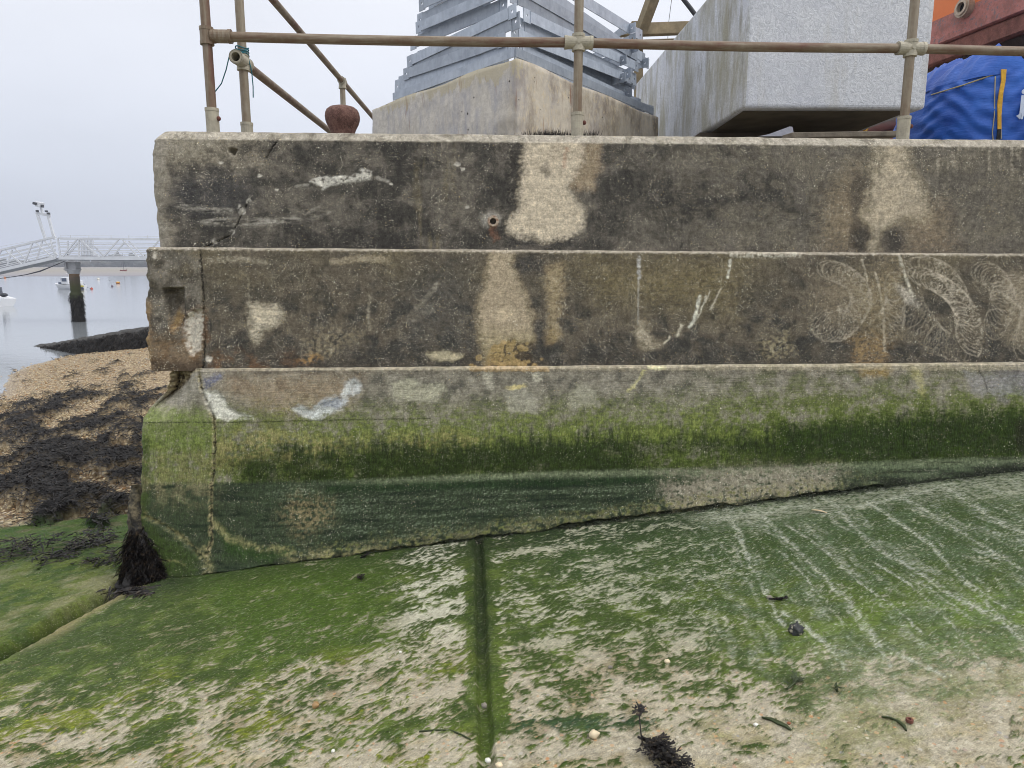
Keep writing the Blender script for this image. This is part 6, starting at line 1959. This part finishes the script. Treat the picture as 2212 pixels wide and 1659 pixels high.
# ------------------------------------------------------------------ boats and buoys
WG = simple('white_gelcoat', (206, 208, 212), .4, .06, 2, bump=0); DG = simple('dark_window', (70, 80, 100), .3, .1, 5, bump=0); BLK2 = simple('black_engine', (34, 38, 48), .5, .1, 5, bump=0); YG = simple('yellow_weed', (170, 160, 50), .7, .1, 5, bump=0)


def hull(m, c, ang, L, B, D, draft=.15):
    """lofted open hull, bow towards +x before turning"""
    R = Matrix.Rotation(ang, 3, 'Z'); V = []; F = []; nS = 14; nP = 9
    for i in range(nS):
        t = i / (nS - 1); x = -L / 2 + L * t
        w_ = B / 2 * (1 - max(0, (t - .45) / .55) ** 2.2) * (.9 + .1 * min(1, t * 4)); sheer = D * (.82 + .35 * t ** 2)
        for j in range(nP):
            a = j / (nP - 1) * 2 - 1
            yy = w_ * math.copysign(abs(a) ** .55, a); zz = -draft + (sheer + draft) * abs(a) ** 2.2
            V.append(Vector(c) + R @ Vector((x + .12 * L * t * abs(a) ** 3 * (t > .6), yy, zz)))
    for i in range(nS - 1):
        for j in range(nP - 1): a = i * nP + j; F.append((a, a + 1, a + nP + 1, a + nP))
        F.append((i * nP + nP - 1, i * nP, (i + 1) * nP, (i + 1) * nP + nP - 1))
    F += [tuple(range(nP)), tuple(range((nS - 1) * nP, nS * nP))[::-1]]
    return m.add(V, F)


wp = on_h(630 * K, 398.2 + 945 * K, WATER); s_ = .0123 * wp.y / 77
boat = thing('motor_boat', wp, 'white motor boat with a small cabin moored behind the weedy pile', 'boat')
R = Matrix.Rotation(PI - .35, 3, 'Z')
m = MB(); hull(m, wp, PI - .35, 3.6, 1.5, .55); m.build('hull', WG, boat)
m = MB(); m.box(wp + R @ Vector((.1, 0, .95)), (1.0, 1.0, .7), R); cab = m.build('cabin', WG, boat, .05)
m = MB(); m.box(wp + R @ Vector((.62, 0, 1.02)), (.10, .9, .42), R); m.box(wp + R @ Vector((.1, .51, 1.05)), (.7, .03, .36), R); m.box(wp + R @ Vector((.1, -.51, 1.05)), (.7, .03, .36), R); m.build('window', DG, cab)
m = MB(); m.box(wp + R @ Vector((1.0, 0, .68)), (.55, .7, .22), R); m.build('foredeck_cover', DG, boat, .05)
m = MB(); m.tube([wp + R @ Vector((0, 0, 1.2)), wp + R @ Vector((0, 0, 2.1))], .025, 6); m.bar(wp + R @ Vector((0, -.3, 1.75)), wp + R @ Vector((0, .3, 1.75)), .03, .03); m.bar(wp + R @ Vector((0, -.22, 1.9)), wp + R @ Vector((0, .22, 1.9)), .03, .03); m.build('mast', WG, boat)
m = MB(); m.box(wp + R @ Vector((-1.75, 0, .72)), (.35, .35, .5), R); m.box(wp + R @ Vector((-1.85, 0, .15)), (.12, .1, .7), R); m.build('outboard', WG, boat, .05)
m = MB(); m.box(wp + R @ Vector((-1.9, .2, .1)), (.4, .5, .3), R); m.build('stern_fender', BLK2, boat, .08)
m = MB(); m.box(wp + R @ Vector((-1.86, .1, .36)), (.3, .45, .16), R); m.build('stern_tarp', YG, boat, .04)

wp2 = on_h(-6, 398.2 + 1098 * K, WATER)
bo = thing('motor_boat', wp2, 'stern of a white boat with a dark outboard cut off by the left edge', 'boat')
m = MB(); hull(m, wp2 + Vector((-1.0, 1.2, 0)), PI - .75, 4.4, 1.7, .6); m.build('hull', WG, bo)
q = wp2 + Vector((.42, .1, 0))
m = MB(); m.blob(Vector((q.x + .02, q.y, EYE + WATER + .72)), (.24, .22, .13), 2, .05, 14, 10); m.build('outboard', BLK2, bo)
m = MB(); m.bar(Vector((q.x - .12, q.y, EYE + WATER + .74)), Vector((q.x - .14, q.y, EYE + WATER + 1.22)), .11, .11); m.build('post', simple('grey_post', (96, 100, 110), .6, .1, 5, bump=0), bo)
m = MB(); m.box(Vector((q.x - .1, q.y, EYE + WATER + .5)), (.6, .5, .12)); m.build('transom_platform', WG, bo, .03)
m = MB(); m.box(Vector((q.x - .35, q.y, EYE + WATER + .03)), (.7, .6, .06)); m.build('waterline_band', BLK2, bo, .02)

BU = [(886, 857, 11, (214, 210, 202), 'white round mooring buoy on the water right of the pile'), (825, 943, 14, (196, 84, 62), 'red buoy floating at the stern line of the moored boat'),
      (990, 868, 4, (60, 62, 72), 'tiny dark buoy between the white and the yellow buoy'), (1010, 921, 10, (110, 98, 112), 'small dull purple buoy nearer than the yellow buoy'), (45, 846, 10, (206, 130, 76), 'faint orange buoy at far left under the ramp')]
for x, y, r, c, lab in BU:
    p = on_h(x * K, 398.2 + y * K, WATER); R_ = r * K / FQ * p.y * (.8 if r > 12 else 1)
    o = thing('mooring_buoy', p, lab, 'buoy', 'buoys on the water')
    mt = simple('buoy_paint', c, .5, .08, 3, bump=0)
    MB().blob(p + Vector((0, 0, R_ * .45)), (R_, R_, R_ * (1 if r < 12 else .75)), 1, .01, 16, 12).build('float', mt, o)
    m = MB(); m.pipe(p + Vector((-.02, 0, R_ * 1.35)), p + Vector((.02, 0, R_ * 1.35)), R_ * .22, R_ * .12, 10); m.build('ring', BLK2, o)
p = on_h(1062 * K, 398.2 + 892 * K, WATER); s_ = K / FQ * p.y
o = thing('mooring_buoy', p, 'yellow flat topped buoy, the largest one right of the pile', 'buoy', 'buoys on the water')
MB().lathe([(0, 0), (13 * s_, 0), (17 * s_, 5 * s_), (17 * s_, 9 * s_)], p, 20).build('base', simple('buoy_orange', (178, 96, 40), .6, .1, 3, bump=0), o)
MB().lathe([(17 * s_, 9 * s_), (16 * s_, 12 * s_), (9 * s_, 15 * s_), (0, 16 * s_)], p, 20).build('top', simple('buoy_yellow', (216, 170, 60), .6, .1, 3, bump=0), o)
tag(MB().tube([on_h(750 * K, 398.2 + 925 * K, WATER) + Vector((0, 0, .5)), on_h(790 * K, 398.2 + 942 * K, WATER) + Vector((0, 0, .15)), on_h(815 * K, 398.2 + 944 * K, WATER) + Vector((0, 0, .1))], .02, 5).build('mooring_line', ROPE), 'short mooring line from the boat to the red buoy', 'rope')
# stranded hull and its stayed mast on the mudflat
p = at(1110 * K, 398.2 + 768 * K, 300); p.z = EYE - 2.38
sb = thing('stranded_boat', p, 'tiny red hull lying on the far mudflat under its bare stayed mast', 'boat')
m = MB(); hull(m, p + Vector((0, 0, .1)), .1, 2.6, .9, .5, .2); m.build('hull', simple('dull_red', (130, 66, 58), .7, .1, 1, bump=0), sb)
m = MB(); m.tube([p + Vector((.2, 0, .3)), p + Vector((.2, 0, 7.5))], .07, 6); m.build('mast', ROPE, sb)
m = MB(); m.tube([p + Vector((-1.1, 0, .5)), p + Vector((.2, 0, 6))], .03, 4); m.tube([p + Vector((1.4, 0, .6)), p + Vector((.2, 0, 6))], .03, 4); m.build('stay', ROPE, sb)

# ------------------------------------------------------------------ sea air
g = bpy.data.materials.new('sea_haze'); g.use_nodes = True; t = g.node_tree; t.nodes.clear()
o_ = t.nodes.new('ShaderNodeOutputMaterial'); pv = t.nodes.new('ShaderNodeVolumePrincipled')
pv.inputs['Color'].default_value = (.82, .87, 1.0, 1); pv.inputs['Density'].default_value = .00055; pv.inputs['Anisotropy'].default_value = .2
t.links.new(pv.outputs[0], o_.inputs['Volume'])
MB().hexa([Vector(k) for k in ((-6500, -60, -12), (3500, -60, -12), (3500, 5600, -12), (-6500, 5600, -12), (-6500, -60, 130), (3500, -60, 130), (3500, 5600, 130), (-6500, 5600, 130))]).build('haze', g)['kind'] = 'stuff'
# ------------------------------------------------------------------ sky, sun, camera
w = bpy.data.worlds.new('World'); SC.world = w; w.use_nodes = True
nt = w.node_tree; nt.nodes.clear()
out = nt.nodes.new('ShaderNodeOutputWorld')
SUN_EL, SUN_AZ = math.radians(48), math.radians(104)       # azimuth clockwise from +Y
sky = nt.nodes.new('ShaderNodeTexSky'); sky.sky_type = 'NISHITA'; sky.sun_disc = False
sky.sun_elevation = SUN_EL; sky.sun_rotation = SUN_AZ
b1 = nt.nodes.new('ShaderNodeBackground'); b1.inputs[1].default_value = 0.10
nt.links.new(sky.outputs[0], b1.inputs[0])
# the overcast: an even layer of cloud, brighter towards the zenith
tc = nt.nodes.new('ShaderNodeTexCoord'); sx = nt.nodes.new('ShaderNodeSeparateXYZ'); nt.links.new(tc.outputs[0], sx.inputs[0])
rp = nt.nodes.new('ShaderNodeValToRGB'); nt.links.new(sx.outputs[2], rp.inputs[0])
el = rp.color_ramp.elements
SK = [(0.0, (.66, .70, .79)), (.06, (.71, .75, .85)), (.22, (.89, .915, .99)), (.45, (1.02, 1.03, 1.07)), (.75, (1.7, 1.7, 1.7)), (1.0, (2.1, 2.08, 2.0))]
while len(el) < len(SK): el.new(.5)
for e, (p, c) in zip(el, SK): e.position = p; e.color = (*c, 1)
nz = nt.nodes.new('ShaderNodeTexNoise'); nz.inputs['Scale'].default_value = 2.2; nz.inputs['Detail'].default_value = 5
mp = nt.nodes.new('ShaderNodeMapping'); mp.inputs['Scale'].default_value = (1, 1, 2.5); nt.links.new(tc.outputs[0], mp.inputs[0]); nt.links.new(mp.outputs[0], nz.inputs['Vector'])
mr = nt.nodes.new('ShaderNodeMapRange'); nt.links.new(nz.outputs[0], mr.inputs[0]); mr.inputs[1].default_value = .3; mr.inputs[2].default_value = .7; mr.inputs[3].default_value = .95; mr.inputs[4].default_value = 1.06
b2 = nt.nodes.new('ShaderNodeBackground'); nt.links.new(rp.outputs[0], b2.inputs[0]); nt.links.new(mr.outputs[0], b2.inputs[1])
ms = nt.nodes.new('ShaderNodeMixShader'); ms.inputs[0].default_value = .88
nt.links.new(b1.outputs[0], ms.inputs[1]); nt.links.new(b2.outputs[0], ms.inputs[2]); nt.links.new(ms.outputs[0], out.inputs[0])

sl = bpy.data.lights.new('sun', 'SUN'); sl.energy = 1.3; sl.angle = math.radians(16); sl.color = (1, .965, .91)
so = bpy.data.objects.new('sun', sl); COL.objects.link(so)
dv = Vector((math.sin(SUN_AZ) * math.cos(SUN_EL), math.cos(SUN_AZ) * math.cos(SUN_EL), math.sin(SUN_EL)))
so.rotation_euler = dv.to_track_quat('Z', 'Y').to_euler(); so.location = (5, 0, 12)

cam = bpy.data.cameras.new('camera'); co = bpy.data.objects.new('camera', cam); COL.objects.link(co)
cam.sensor_width = 36; cam.lens = FQ / 2212 * 36; cam.clip_start = .05; cam.clip_end = 20000
co.location = (0, 0, EYE); co.rotation_euler = (PI / 2 - PITCH, 0, 0)
SC.camera = co
vs = SC.view_settings
SC.display_settings.display_device = 'sRGB'
vs.view_transform = 'Standard'; vs.look = 'None'; vs.exposure = 0.12; vs.gamma = 1.0
SC.cycles.filter_width = 1.0
SC.cycles.use_denoising = True
SC.cycles.max_bounces = 6; SC.cycles.diffuse_bounces = 3
